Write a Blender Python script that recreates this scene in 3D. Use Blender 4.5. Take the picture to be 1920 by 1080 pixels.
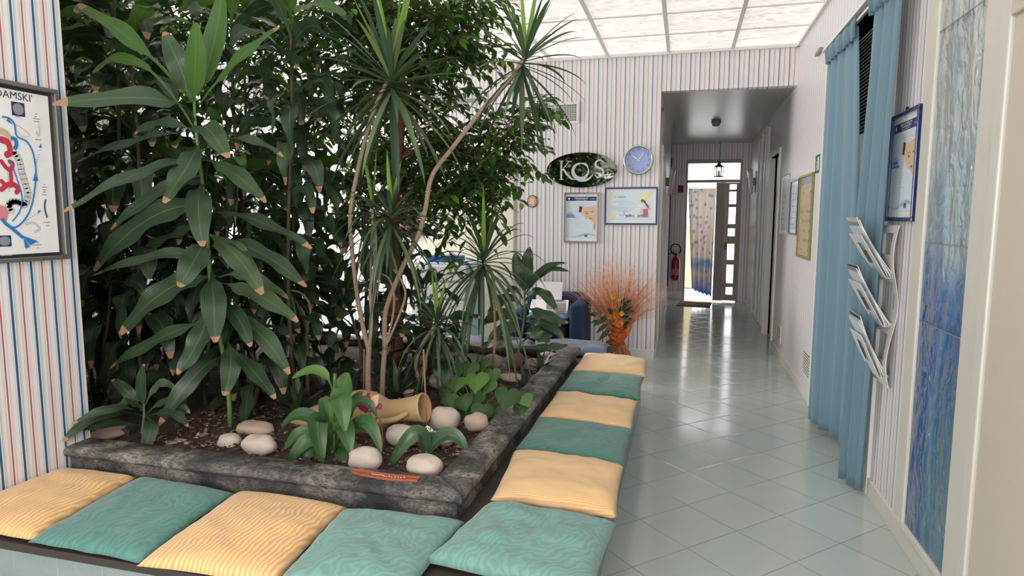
import bpy, math, random
from mathutils import Vector, Matrix, noise, Quaternion
R = math.radians
C = bpy.context.scene.collection
for o in list(bpy.data.objects): bpy.data.objects.remove(o)
rnd = random.Random(7)

# ------------------------------------------------------------------ camera, light, exposure
F_PX = 1209.6; YAW = R(14.893); PITCH = R(-6.356); ROLL = R(.161); EYE = Vector((0, 0, 1.55))
fwd = Vector((-math.sin(YAW)*math.cos(PITCH), math.cos(YAW)*math.cos(PITCH), math.sin(PITCH)))
rt = Vector((math.cos(YAW), math.sin(YAW), 0)); up0 = rt.cross(fwd)
RT = rt*math.cos(ROLL) + up0*math.sin(ROLL); UP = up0*math.cos(ROLL) - rt*math.sin(ROLL)
cam_d = bpy.data.cameras.new('camera'); cam = bpy.data.objects.new('camera', cam_d); C.objects.link(cam)
cam_d.sensor_width = 36; cam_d.lens = 36*F_PX/1920; cam_d.clip_start = .05; cam_d.clip_end = 200
cam.matrix_world = Matrix(((RT.x, UP.x, -fwd.x, EYE.x), (RT.y, UP.y, -fwd.y, EYE.y), (RT.z, UP.z, -fwd.z, EYE.z), (0, 0, 0, 1)))
sc = bpy.context.scene; sc.camera = cam
sc.view_settings.view_transform = 'Standard'; sc.view_settings.look = 'None'
sc.view_settings.gamma = 1; sc.view_settings.use_curve_mapping = False
sc.view_settings.exposure = 0.08
CEIL_GLOW = .66; SKY = 3.0
w = bpy.data.worlds.new('world'); sc.world = w; w.use_nodes = True
w.node_tree.nodes['Background'].inputs[0].default_value = (1, .98, .96, 1)
w.node_tree.nodes['Background'].inputs[1].default_value = SKY
def area(name, loc, rot, sx, sy, power, col=(1, 1, 1)):
    l = bpy.data.lights.new(name, 'AREA'); l.shape = 'RECTANGLE'; l.size = sx; l.size_y = sy; l.energy = power; l.color = col
    o = bpy.data.objects.new(name, l); C.objects.link(o); o.location = loc; o.rotation_euler = rot; return o
# daylight from the front window behind the viewer
area('window_daylight', (-.9, -1.45, 1.65), (R(86), 0, 0), 2.4, 1.3, 85, (1, .965, .93))
# daylight from the side window beyond the plants, on the left
area('side_window_daylight', (-5.1, 6.1, 1.9), (R(90), 0, R(-85)), 1.4, 1.8, 120, (1, .98, .95))

def at(x, y, Y):
    """point seen at photo pixel (x, y) on the plane of depth Y"""
    d = RT*((x-960)/F_PX) - UP*((y-540)/F_PX) + fwd
    return EYE + d*(Y/d.y)

# ------------------------------------------------------------------ materials
def lin(c):
    if isinstance(c, str): c = tuple(int(c[i:i+2], 16)/255 for i in (0, 2, 4))
    return tuple(((v/12.92) if v <= .04045 else ((v+.055)/1.055)**2.4) for v in c) + (1,)
class NT:
    def __init__(s, name):
        s.m = bpy.data.materials.new(name); s.m.use_nodes = True; s.t = s.m.node_tree; s.n = s.t.nodes; s.b = s.n['Principled BSDF']
    def new(s, t, **k):
        n = s.n.new(t)
        for a, b in k.items(): setattr(n, a, b)
        return n
    def lk(s, a, b): s.t.links.new(a, b)
    def math(s, op, a, b=None, c=None):
        n = s.new('ShaderNodeMath', operation=op)
        for i, v in enumerate((a, b, c)):
            if v is None: continue
            if isinstance(v, (int, float)): n.inputs[i].default_value = v
            else: s.lk(v, n.inputs[i])
        return n.outputs[0]
    def mix(s, fac, a, b, blend='MIX'):
        n = s.new('ShaderNodeMix', data_type='RGBA', blend_type=blend)
        for i, v in ((0, fac), (6, a), (7, b)):
            if isinstance(v, (int, float)): n.inputs[i].default_value = v
            elif isinstance(v, tuple): n.inputs[i].default_value = v
            else: s.lk(v, n.inputs[i])
        return n.outputs[2]
    def co(s, kind='Object'): return s.new('ShaderNodeTexCoord').outputs[kind]
    def pos(s): return s.new('ShaderNodeNewGeometry').outputs['Position']
    def noise(s, vec, scale, detail=4, rough=.5, dist=0):
        n = s.new('ShaderNodeTexNoise'); s.lk(vec, n.inputs['Vector']); n.inputs['Scale'].default_value = scale
        n.inputs['Detail'].default_value = detail; n.inputs['Roughness'].default_value = rough; n.inputs['Distortion'].default_value = dist
        return n.outputs['Fac']
    def mapv(s, vec, scale=(1, 1, 1), rot=(0, 0, 0), loc=(0, 0, 0)):
        n = s.new('ShaderNodeMapping'); s.lk(vec, n.inputs[0]); n.inputs['Scale'].default_value = scale
        n.inputs['Rotation'].default_value = rot; n.inputs['Location'].default_value = loc; return n.outputs[0]
    def ramp(s, fac, stops):
        n = s.new('ShaderNodeValToRGB'); s.lk(fac, n.inputs[0]); e = n.color_ramp.elements
        while len(e) < len(stops): e.new(.5)
        for el, (p, c) in zip(e, stops): el.position = p; el.color = c if len(c) == 4 else lin(c)
        return n.outputs[0]
    def bump(s, h, strength=.3, dist=.01):
        n = s.new('ShaderNodeBump'); s.lk(h, n.inputs['Height']); n.inputs['Strength'].default_value = strength
        n.inputs['Distance'].default_value = dist; s.lk(n.outputs[0], s.b.inputs['Normal'])
    def base(s, c):
        if isinstance(c, tuple): s.b.inputs['Base Color'].default_value = c
        else: s.lk(c, s.b.inputs['Base Color'])
    def set(s, rough=.5, metal=0, spec=.5, **k):
        s.b.inputs['Roughness'].default_value = rough; s.b.inputs['Metallic'].default_value = metal
        s.b.inputs['Specular IOR Level'].default_value = spec
        for a, b in k.items(): s.b.inputs[a].default_value = b
        return s.m
def mat(name, col, rough=.5, metal=0, var=.12, vs=12, bump=0, bs=60, spec=.5, coat=0):
    n = NT(name); p = n.co(); c = lin(col)
    f = n.noise(p, vs, 5)
    d = tuple(v*(1-var) for v in c[:3])+(1,); l = tuple(min(1, v*(1+var)) for v in c[:3])+(1,)
    n.base(n.mix(f, d, l))
    if bump: n.bump(n.noise(p, bs, 4), bump, .004)
    n.set(rough, metal, spec); n.b.inputs['Coat Weight'].default_value = coat; n.b.inputs['Coat Roughness'].default_value = .08
    return n.m
def emis(name, col, s):
    n = NT(name); n.base((0, 0, 0, 1)); n.b.inputs['Emission Color'].default_value = lin(col); n.b.inputs['Emission Strength'].default_value = s
    return n.m

def stripes(name, axis, off, P=.0955, K=1.0):
    n = NT(name); sp = n.new('ShaderNodeSeparateXYZ'); n.lk(n.pos(), sp.inputs[0])
    t = n.math('FRACT', n.math('ADD', n.math('DIVIDE', n.math('ADD', sp.outputs[axis], -off), P), 100.5))
    col = n.mix(n.noise(n.co(), 3, 3), lin('e9e3e3'), lin('f0ebea'))
    bands = [(.62, .011, 'a9b9b4'), (.66, .010, 'bcc6c3'), (.70, .009, 'c9d1ce'), (.38, .010, 'c3bfca'), (.12, .010, 'cbc5ca'), (.16, .009, 'd2d0d0'), (.86, .010, 'b9c8c3'), (.9, .009, 'cdd1ce'), (0, .026, 'b5505c'), (1, .026, 'b5505c'), (.5, .042, '235f8f')]
    for c, wd, k in bands:
        m = n.math('COMPARE', t, c, wd*K); col = n.mix(m, col, lin(k))
    n.base(col); n.bump(n.noise(n.co(), 90, 3), .05, .002)
    return n.set(.42, 0, .4)
M = {}
M['wp_back'] = stripes('wallpaper_back', 0, at(1406, 90, 7.15).x)
M['wp_left'] = stripes('wallpaper_left', 1, 2.222, K=1.3)
M['wp_right'] = stripes('wallpaper_right', 1, 3.3)
M['white'] = mat('white_lacquer', 'e6e3df', .35, var=.03)
M['white_old'] = mat('white_painted_trim', 'd9d6cd', .4, var=.04)
M['cream'] = mat('cream_door_paint', 'ebe3d2', .5, var=.03)
M['beige'] = mat('beige_door_paint', 'cfc4b6', .45, var=.03)
M['black'] = mat('black_plastic', '18181a', .5)
M['dark'] = mat('void_shade', '0c0c0d', .8)  # near-black colour stands in for shade inside vents and the side room
M['grey'] = mat('grey_plastic', '8b8d8e', .4)
M['chrome'] = mat('brushed_metal', 'b9b7b2', .28, 1, var=.05)
M['silver'] = mat('silver_frame', '9a968f', .35, .8, var=.08)
M['navy'] = mat('navy_frame', '1c2c66', .22, coat=.5)
M['navyblue'] = mat('blue_frame_lacquer', '1a4278', .5, spec=.3)
M['black_mat'] = mat('black_mount', '1b1b1f', .4)
M['brass'] = mat('dark_brass', '4b3d28', .35, .9)
M['red'] = mat('red_paint', 'a3141c', .3, coat=.4)
M['green_sign'] = mat('green_sign', '1f6a45', .4)
M['olive'] = mat('olive_frame', '8d8c4e', .35)

def mk_floor():
    n = NT('floor_tiles'); sp = n.new('ShaderNodeSeparateXYZ'); n.lk(n.pos(), sp.inputs[0]); s2 = 2**.5; T = .3335
    u = n.math('DIVIDE', n.math('ADD', sp.outputs[0], sp.outputs[1]), s2); v = n.math('DIVIDE', n.math('SUBTRACT', sp.outputs[1], sp.outputs[0]), s2)
    uu = n.math('ADD', n.math('DIVIDE', n.math('SUBTRACT', u, 2.162), .334), 50); vv = n.math('ADD', n.math('DIVIDE', n.math('SUBTRACT', v, 2.078), .333), 50)
    fu = n.math('ABSOLUTE', n.math('SUBTRACT', n.math('FRACT', n.math('ADD', uu, .5)), .5)); fv = n.math('ABSOLUTE', n.math('SUBTRACT', n.math('FRACT', n.math('ADD', vv, .5)), .5))
    d = n.math('MINIMUM', fu, fv)
    grout = n.math('LESS_THAN', d, .006)
    cb = n.new('ShaderNodeCombineXYZ'); n.lk(n.math('FLOOR', uu), cb.inputs[0]); n.lk(n.math('FLOOR', vv), cb.inputs[1])
    wn = n.new('ShaderNodeTexWhiteNoise', noise_dimensions='2D'); n.lk(cb.outputs[0], wn.inputs['Vector'])
    tone = n.mix(wn.outputs['Value'], lin('b3c0ba'), lin('bac5c0'))
    cloud = n.mix(n.noise(n.pos(), 6, 6, .65), lin('adbab5'), lin('c0cac5'))
    col = n.mix(.55, tone, cloud)
    n.base(n.mix(grout, col, lin('868e89')))
    hh = n.math('MULTIPLY', n.math('MINIMUM', d, .02), 50); n.bump(hh, .25, .002)
    r = n.new('ShaderNodeMapRange'); n.lk(n.noise(n.pos(), 3, 3), r.inputs[0]); r.inputs[3].default_value = .10; r.inputs[4].default_value = .17
    n.lk(r.outputs[0], n.b.inputs['Roughness']); n.b.inputs['Specular IOR Level'].default_value = .62
    return n.m
M['floor'] = mk_floor()
def mk_ceil():
    n = NT('backlit_foil_panel'); p = n.mapv(n.pos(), (1, 2.2, 1))
    f = n.noise(p, 4.5, 7, .66, 1.6)
    c = n.ramp(f, [(.34, 'c9c1ba'), (.46, 'e2dcd6'), (.53, 'fffdfa'), (.6, 'd9d2cb'), (.68, 'f5f1ec')])
    n.base(n.mix(.5, c, lin('d8d4cf'))); n.lk(c, n.b.inputs['Emission Color']); n.b.inputs['Emission Strength'].default_value = CEIL_GLOW
    n.bump(f, .5, .02); return n.set(.25, 0, .5)
M['ceil'] = mk_ceil()
def mk_planks():
    n = NT('ceiling_slats'); sp = n.new('ShaderNodeSeparateXYZ'); n.lk(n.pos(), sp.inputs[0])
    t = n.math('FRACT', n.math('DIVIDE', sp.outputs[1], .1)); g = n.math('LESS_THAN', t, .07)
    n.base(n.mix(g, lin('a9a49e'), lin('5d5a57'))); n.bump(n.math('GREATER_THAN', t, .07), .3, .005); return n.set(.3, .1, .5)
M['slats'] = mk_planks()
def mk_cap():
    n = NT('weathered_planter'); p = n.co()
    f1 = n.noise(p, 4, 8, .7, .6); f2 = n.noise(n.mapv(p, (1, 1, 3)), 55, 4, .7)
    c = n.ramp(f1, [(.38, '333336'), (.46, '535151'), (.53, '726e69'), (.62, '9a948c')])
    c = n.mix(n.ramp(f2, [(.48, (0, 0, 0, 1)), (.6, (.75, .75, .75, 1))]), c, lin('2c2b2b'))
    n.base(c); n.bump(n.math('ADD', f1, n.math('MULTIPLY', f2, .5)), .45, .01); return n.set(.6, 0, .35)
M['cap'] = mk_cap()
def mk_tile():
    n = NT('bench_wall_tiles'); sp = n.new('ShaderNodeSeparateXYZ'); n.lk(n.pos(), sp.inputs[0])
    a = n.math('ADD', sp.outputs[0], sp.outputs[1])
    fx = n.math('FRACT', n.math('ADD', n.math('DIVIDE', a, .2), 30.18)); fz = n.math('FRACT', n.math('DIVIDE', n.math('ADD', sp.outputs[2], .025), .2))
    g = n.math('MAXIMUM', n.math('LESS_THAN', fx, .012), n.math('LESS_THAN', fz, .012))
    n.base(n.mix(g, n.mix(n.noise(n.pos(), 14, 6, .7), lin('7a8888'), lin('97a3a2')), lin('a2a8a6'))); return n.set(.3)
M['tile'] = mk_tile()
M['seat'] = mat('dark_seat_board', '3a332e', .6)
M['soil'] = mat('potting_soil', '4a3831', .95, var=.5, vs=40, bump=.9, bs=50)
def mk_chip():
    n = NT('bark_chips'); r = n.new('ShaderNodeNewGeometry').outputs['Random Per Island']
    n.base(n.ramp(r, [(0, '2e211b'), (.5, '5d4538'), (.85, '85695a'), (1, 'b09a88')])); return n.set(.9)
M['chip'] = mk_chip()
def mk_leaf(name, cols, tr=.25, rough=.38, veins=True):
    n = NT(name); g = n.new('ShaderNodeNewGeometry'); r = g.outputs['Random Per Island']
    c = n.ramp(r, cols)
    if veins:
        uv = n.new('ShaderNodeUVMap'); sp = n.new('ShaderNodeSeparateXYZ'); n.lk(uv.outputs[0], sp.inputs[0])
        wv = n.math('SINE', n.math('MULTIPLY', sp.outputs[0], 75)); 
        c = n.mix(n.math('MULTIPLY', n.math('ADD', wv, 1), .05), c, lin('7d9a5a'))
        mid = n.math('COMPARE', sp.outputs[0], .5, .03); c = n.mix(n.math('MULTIPLY', mid, .18), c, lin('8fae63'))
        n.bump(wv, .12, .002)
    n.base(c); n.set(rough, 0, .45)
    tl = n.new('ShaderNodeBsdfTranslucent'); n.lk(n.mix(.5, c, lin('6f9a2e')), tl.inputs[0])
    ms = n.new('ShaderNodeMixShader'); ms.inputs[0].default_value = tr
    out = n.n['Material Output']; n.lk(n.b.outputs[0], ms.inputs[1]); n.lk(tl.outputs[0], ms.inputs[2]); n.lk(ms.outputs[0], out.inputs[0])
    return n.m
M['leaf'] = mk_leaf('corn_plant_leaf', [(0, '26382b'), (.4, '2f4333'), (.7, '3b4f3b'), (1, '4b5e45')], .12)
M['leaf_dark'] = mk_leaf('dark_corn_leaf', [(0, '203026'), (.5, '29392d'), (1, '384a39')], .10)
M['leaf_new'] = mk_leaf('young_corn_leaf', [(0, '42682f'), (.5, '507536'), (1, '5d8340')], .25)
M['strap'] = mk_leaf('strap_leaf', [(0, '34473a'), (.4, '435646'), (.8, '5f7050'), (1, '7b8a66')], .16, .35)
M['strap_new'] = mk_leaf('young_strap_leaf', [(0, '5c8a34'), (1, '8bb04a')], .3)
M['ficus'] = mk_leaf('ficus_leaf', [(0, '263f22'), (.5, '35552a'), (.85, '4c7530'), (1, '7aa342')], .3, .3, False)
M['lily'] = mk_leaf('lily_leaf', [(0, '2c4f2c'), (.6, '375f33'), (1, '466f37')], .18, .35)
M['heart'] = mk_leaf('heart_leaf', [(0, '33502e'), (.6, '405f34'), (1, '567a3c')], .2, .4, False)
M['orchleaf'] = mk_leaf('orchid_leaf', [(0, '314c37'), (1, '3d5a41')], .06, .3)
M['browntip'] = mat('dry_leaf_tip', '9d7a5e', .85, var=.35)
M['cane'] = mat('pale_cane_bark', '9b8474', .85, var=.35, vs=60, bump=.5, bs=120)
M['bark'] = mat('reddish_bark', '6b4532', .9, var=.4, vs=30, bump=.6, bs=60)
M['stem'] = mat('green_stem', '5c7a3c', .5, var=.2)
M['stemdark'] = mat('dark_stem', '4b4636', .8, var=.3)
M['bamboo'] = mat('bamboo_stake', '9a6440', .5, var=.2)
M['stone'] = mat('white_stone', 'c6b8ac', .85, var=.22, vs=14, bump=.6, bs=38)
M['stonep'] = mat('pinkish_stone', 'b9a294', .85, var=.2, vs=10, bump=.35, bs=45)
M['stoneg'] = mat('grey_stone', '958a82', .85, var=.25, vs=14, bump=.4, bs=45)
M['clay'] = mat('sandy_clay', 'b89c74', .8, var=.16, vs=7, bump=.12, bs=60)
M['terra'] = mat('terracotta', 'a0553c', .6, var=.1)
M['claypot'] = mat('brown_pot', '6a5246', .75, var=.35, vs=14)
def mk_cloth(name, a, b, scale, rot=0, dist=5, bumps=.25, str_=(1, 1, 1)):
    n = NT(name); p = n.mapv(n.co(), str_, (0, 0, R(rot)))
    wv = n.new('ShaderNodeTexWave', wave_type='BANDS', bands_direction='X'); n.lk(p, wv.inputs[0]); wv.inputs['Scale'].default_value = scale
    wv.inputs['Distortion'].default_value = dist; wv.inputs['Detail'].default_value = 3; wv.inputs['Detail Scale'].default_value = 5/scale
    n.base(n.mix(wv.outputs['Fac'], lin(a), lin(b)))
    fine = n.noise(p, 220, 2); n.bump(n.math('ADD', n.math('MULTIPLY', wv.outputs['Fac'], .5), fine), bumps*.5, .0015)
    n.b.inputs['Sheen Weight'].default_value = .25; return n.set(.72, 0, .25)
M['yel_x'] = mk_cloth('yellow_moire', 'd8a362', 'eac896', 17, 0, 17, .1)
M['yel_y'] = mk_cloth('yellow_moire_cross', 'deb077', 'e8c898', 30, 90, 9)
M['teal_x'] = mk_cloth('teal_moire', '4f8078', '5c8d84', 9, 20, 40, .16)
M['teal_d'] = mk_cloth('deep_teal_moire', '47766b', '538275', 10, 70, 30, .16)
M['teal_l'] = mk_cloth('light_teal_moire', '69938b', '76a197', 8, 40, 44, .16)
M['denim'] = mk_cloth('denim_cloth', '434f6c', '626f8c', 60, 0, 2, .2)
M['curtain'] = mk_cloth('blue_curtain_cloth', '638291', '6f8e9f', 150, 90, 1, .1)
M['navycloth'] = mat('navy_upholstery', '1e3355', .8, var=.2, vs=40)
M['denim2'] = mk_cloth('folded_jeans', '3f5a82', '6c8cb4', 30, 0, 3)
M['paper'] = mat('white_paper', 'eceae8', .6, var=.03)
M['reed'] = NT('orange_reed')
_n = M['reed']; _n.base(_n.ramp(_n.new('ShaderNodeNewGeometry').outputs['Random Per Island'], [(0, 'c9764a'), (.5, 'e09a6c'), (1, 'f2caa8')])); M['reed'] = _n.set(.7)
M['ribbon'] = mat('orange_ribbon', 'c95a1c', .45, var=.3, vs=30)
M['orange'] = mat('orange_petal', 'e07a1e', .6); M['yellow'] = mat('yellow_petal', 'f0c02a', .6)
M['maroon'] = mat('maroon_cloth', '7a3742', .8, var=.2); M['paleblue'] = mat('pale_blue_plastic', 'b9cfe2', .5)
M['blue'] = mat('blue_plastic', '2c62b0', .4)
M['doormat'] = mat('brown_doormat', '7a5a44', .95, var=.3, vs=80, bump=.6, bs=200)
M['doorwood'] = mat('grey_door_paint', '9c958c', .4, var=.06)
M['rubber'] = mat('black_rubber', '1a1a1a', .6)
def mk_glass(name, col=(.95, .98, 1, 1), rough=.02):
    n = NT(name); n.base(col); n.b.inputs['Transmission Weight'].default_value = 1; n.b.inputs['IOR'].default_value = 1.02
    return n.set(rough)
M['glass'] = mk_glass('window_glass')
M['gloss'] = mat('mirror_dark', 'a3aaa0', .03, 1, var=.02)
def mk_art():
    n = NT('art_glass_relief'); p = n.pos(); sp = n.new('ShaderNodeSeparateXYZ'); n.lk(p, sp.inputs[0])
    v = n.mapv(p, (1, 1, .3)); d = n.noise(v, 3.2, 3, .5, 2.0); d2 = n.noise(v, 5, 2, .5, 1.2); d3 = n.noise(n.mapv(p, (1, 1, .28), (0, 0, 0), (3, 5, 1)), 4, 1, .5, 1.2)
    z = n.math('ADD', n.math('DIVIDE', sp.outputs[2], 2.6), n.math('MULTIPLY', n.math('SUBTRACT', d, .5), .16))
    c = n.ramp(z, [(0, '2c6c84'), (.16, '28708c'), (.3, '1c6396'), (.42, '1a5fa6'), (.49, '2f74b0'), (.54, '93aebb'), (.7, 'a9bbc2'), (.82, 'b3bdbc'), (.95, 'bdc3bf')])
    hi = n.ramp(z, [(.1, '3f86a0'), (.35, '4f8cb0'), (.52, '86a5bd'), (.8, 'd6d8d2')]); lo = n.ramp(z, [(.1, '11508e'), (.35, '0e3f8e'), (.5, '2a62a0'), (.58, '5f8cae'), (.9, '8ea3ae')])
    c = n.mix(n.ramp(d2, [(.5, (0, 0, 0, 1)), (.68, (.8, .8, .8, 1))]), c, hi); c = n.mix(n.ramp(d3, [(.52, (0, 0, 0, 1)), (.64, (.9, .9, .9, 1))]), c, lo)
    n.base(c); n.bump(n.math('ADD', n.math('ADD', d3, d2), n.math('MULTIPLY', n.noise(n.mapv(p, (1, 1, .5)), 14, 2, .5, 1.5), .5)), 1, .12); n.set(.12, 0, .6); n.b.inputs['Coat Weight'].default_value = .5
    return n.m
M['art'] = mk_art()
def mk_sheer():
    n = NT('butterfly_sheer'); p = n.co(); sp = n.new('ShaderNodeSeparateXYZ'); n.lk(p, sp.inputs[0])
    vo = n.new('ShaderNodeTexVoronoi'); n.lk(n.mapv(p, (1, 1, .8)), vo.inputs['Vector']); vo.inputs['Scale'].default_value = 11
    sw = n.math('LESS_THAN', n.math('ADD', vo.outputs['Distance'], n.math('MULTIPLY', n.math('SUBTRACT', n.noise(p, 30, 3), .5), .4)), .3)
    band = n.ramp(n.math('ADD', n.math('MULTIPLY', sp.outputs[2], .6), n.math('MULTIPLY', n.math('SUBTRACT', n.noise(p, 8, 4), .5), .15)), [(.02, '1f3d8a'), (.12, '5a6f9c'), (.3, 'a79c92'), (.42, '5f7f94'), (.5, 'b9aaa0'), (1, 'c9bfb6')])
    c = n.mix(n.math('MULTIPLY', sw, .6), band, lin('4a6694'))
    tl = n.new('ShaderNodeBsdfTranslucent'); n.lk(c, tl.inputs[0]); n.base(c); n.set(.9)
    ms = n.new('ShaderNodeMixShader'); ms.inputs[0].default_value = .35; n.lk(n.b.outputs[0], ms.inputs[1]); n.lk(tl.outputs[0], ms.inputs[2]); n.lk(ms.outputs[0], n.n['Material Output'].inputs[0])
    return n.m
M['sheer'] = mk_sheer()
M['extwall'] = mat('exterior_cream_wall', 'd9c9a4', .8); M['extground'] = mat('exterior_pale_paving', 'c9ccd0', .7)
# flat print inks
for k, c in dict(p_white='efeeee', p_navy='22356f', p_lblue='9cc0dd', p_pale='d7e4ee', p_skin='e2c09c', p_hair='4a3426', p_skin2='d0a07c', p_red='c23b4f', p_blue='2a7fc4', p_grey='8f9396', p_grey2='5b5f66', p_sand='c9b796', p_yellow='efe48c', p_dark='2a2c33', p_lips='b55548', p_pink='d98a92', p_lgrey='c9cccd', p_beige='bfae92').items():
    M[k] = mat('ink_'+k[2:], c, .35, var=.05, vs=25)

# ------------------------------------------------------------------ mesh building
class MB:
    def __init__(s): s.v = []; s.f = []; s.mi = []; s.uv = {}; s.M = Matrix(); s.i = 0
    def V(s, p): s.v.append(tuple(s.M @ Vector(p))); return len(s.v)-1
    def Fc(s, idx, mi=None, uv=None):
        if uv: s.uv[len(s.f)] = uv
        s.f.append(tuple(idx)); s.mi.append(s.i if mi is None else mi)
    def box(s, x0, x1, y0, y1, z0, z1, mi=None, X=None):
        P = [(x, y, z) for z in (z0, z1) for y in (y0, y1) for x in (x0, x1)]
        if X is not None: P = [X @ Vector(p) for p in P]
        b = [s.V(p) for p in P]
        for q in ((0, 2, 3, 1), (4, 5, 7, 6), (0, 1, 5, 4), (2, 6, 7, 3), (0, 4, 6, 2), (1, 3, 7, 5)): s.Fc([b[k] for k in q], mi)
        return s
    def tube(s, pts, rad, n=8, mi=None, cap=True):
        pts = [Vector(p) for p in pts]; rad = rad if isinstance(rad, (list, tuple)) else [rad]*len(pts)
        prev = None; nrm = None
        for k, p in enumerate(pts):
            t = (pts[min(k+1, len(pts)-1)]-pts[max(k-1, 0)]).normalized()
            if nrm is None: nrm = t.orthogonal().normalized()
            else: nrm = (nrm - t*nrm.dot(t)).normalized()
            b = t.cross(nrm); ring = [s.V(p+(nrm*math.cos(a)+b*math.sin(a))*rad[k]) for a in [2*math.pi*j/n for j in range(n)]]
            if prev:
                for j in range(n): s.Fc((prev[j], prev[(j+1) % n], ring[(j+1) % n], ring[j]), mi)
            elif cap: s.Fc(ring[::-1], mi)
            prev = ring
        if cap: s.Fc(prev, mi)
        return s
    def lathe(s, prof, n=24, X=None, mi=None, cap=True):
        prev = None
        for r, z in prof:
            ring = [s.V((X or Matrix()) @ Vector((r*math.cos(a), r*math.sin(a), z))) for a in [2*math.pi*j/n for j in range(n)]]
            if prev:
                for j in range(n): s.Fc((prev[j], prev[(j+1) % n], ring[(j+1) % n], ring[j]), mi)
            elif cap: s.Fc(ring[::-1], mi)
            prev = ring
        if cap: s.Fc(prev, mi)
        return s
    def poly(s, pts, d=0, mi=None, th=0):
        """flat polygon in local xy at height d"""
        a = [s.V((p[0], p[1], d)) for p in pts]; s.Fc(a, mi)
        if th:
            b = [s.V((p[0], p[1], d-th)) for p in pts]; n = len(a)
            s.Fc(b[::-1], mi)
            for j in range(n): s.Fc((a[j], b[j], b[(j+1) % n], a[(j+1) % n]), mi)
        return s
    def rect(s, x0, y0, x1, y1, d=0, mi=None): return s.poly([(x0, y0), (x1, y0), (x1, y1), (x0, y1)], d, mi)
    def disc(s, cx, cy, rx, ry=None, d=0, mi=None, n=24, th=0):
        ry = ry or rx; return s.poly([(cx+rx*math.cos(2*math.pi*k/n), cy+ry*math.sin(2*math.pi*k/n)) for k in range(n)], d, mi, th)
    def stroke(s, pts, w, d=0, mi=None):
        """flat ribbon along 2d points with width(s)"""
        w = w if isinstance(w, (list, tuple)) else [w]*len(pts); prev = None
        for k, p in enumerate(pts):
            a = Vector(pts[max(k-1, 0)]); b = Vector(pts[min(k+1, len(pts)-1)]); t = (b-a).normalized(); nx, ny = -t.y*w[k]/2, t.x*w[k]/2
            q = (s.V((p[0]+nx, p[1]+ny, d)), s.V((p[0]-nx, p[1]-ny, d)))
            if prev: s.Fc((prev[0], prev[1], q[1], q[0]), mi)
            prev = q
        return s
    def text(s, body, size, x, y, d=0, mi=None, align='CENTER', ext=0, rot=0):
        cu = bpy.data.curves.new('t', 'FONT'); cu.body = body; cu.size = size; cu.align_x = align; cu.extrude = ext; cu.resolution_u = 3
        o = bpy.data.objects.new('t', cu); C.objects.link(o); me = bpy.data.meshes.new_from_object(o)
        off = len(s.v); Rm = Matrix.Rotation(rot, 4, 'Z')
        for v in me.vertices: q = Rm @ v.co; s.V((q.x+x, q.y+y, q.z+d))
        for p in me.polygons: s.Fc([off+k for k in p.vertices], mi)
        bpy.data.objects.remove(o); bpy.data.curves.remove(cu); bpy.data.meshes.remove(me); return s
    def build(s, name, mats, parent=None, smooth=False, bevel=0, subsurf=0, tagd=None, seg=2):
        me = bpy.data.meshes.new(name); off = Vector((0, 0, 0))
        if parent is None and s.v and not (tagd and tagd.get('kind') == 'structure'):
            xs, ys, zs = zip(*s.v); off = Vector(((min(xs)+max(xs))/2, (min(ys)+max(ys))/2, min(zs)))
        vv = [tuple(Vector(p)-off) for p in s.v] if off.length else s.v
        me.from_pydata(vv, [], s.f)
        if s.uv:
            ul = me.uv_layers.new(name='UVMap')
            for p in me.polygons:
                if p.index in s.uv:
                    for li, u in zip(p.loop_indices, s.uv[p.index]): ul.data[li].uv = u
        for m in (mats if isinstance(mats, (list, tuple)) else [mats]): me.materials.append(M[m] if isinstance(m, str) else m)
        for p, i in zip(me.polygons, s.mi): p.material_index = i; p.use_smooth = smooth
        o = bpy.data.objects.new(name, me); C.objects.link(o); o.location = off
        if parent is not None:
            o.parent = parent; o.matrix_parent_inverse = Matrix.Translation(-WL[parent])
            WL[o] = WL[parent] if False else Vector((0, 0, 0))
        else: WL[o] = off
        if bevel:
            b = o.modifiers.new('bevel', 'BEVEL'); b.width = bevel; b.segments = seg; b.limit_method = 'ANGLE'
        if subsurf:
            b = o.modifiers.new('sub', 'SUBSURF'); b.levels = subsurf; b.render_levels = subsurf
        if tagd:
            for k, v in tagd.items(): o[k] = v
        return o
WL = {}
def T(label, cat, group=None):
    d = dict(label=label, category=cat)
    if group: d['group'] = group
    return d
S = dict(kind='structure')
def thing(name, label, cat, loc, group=None):
    o = bpy.data.objects.new(name, None); C.objects.link(o); o.location = loc; o.empty_display_size = .1
    WL[o] = Vector(loc)
    for k, v in T(label, cat, group).items(): o[k] = v
    return o
def wallM(kind, x, y, z):
    """local x = right as seen by a viewer facing the wall, local y = up, local z = out of the wall"""
    if kind == 'back': a = ((1, 0, 0, x), (0, 0, -1, y), (0, 1, 0, z), (0, 0, 0, 1))
    elif kind == 'left': a = ((0, 0, 1, x), (1, 0, 0, y), (0, 1, 0, z), (0, 0, 0, 1))
    else: a = ((0, 0, -1, x), (-1, 0, 0, y), (0, 1, 0, z), (0, 0, 0, 1))
    return Matrix(a)
def mb(Mx=None):
    m = MB()
    if Mx is not None: m.M = Mx
    return m
def frame_ring(m, w, h, t, d0, d1, mi=None):
    m.box(0, w, 0, t, d0, d1, mi); m.box(0, w, h-t, h, d0, d1, mi); m.box(0, t, t, h-t, d0, d1, mi); m.box(w-t, w, t, h-t, d0, d1, mi); return m

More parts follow.
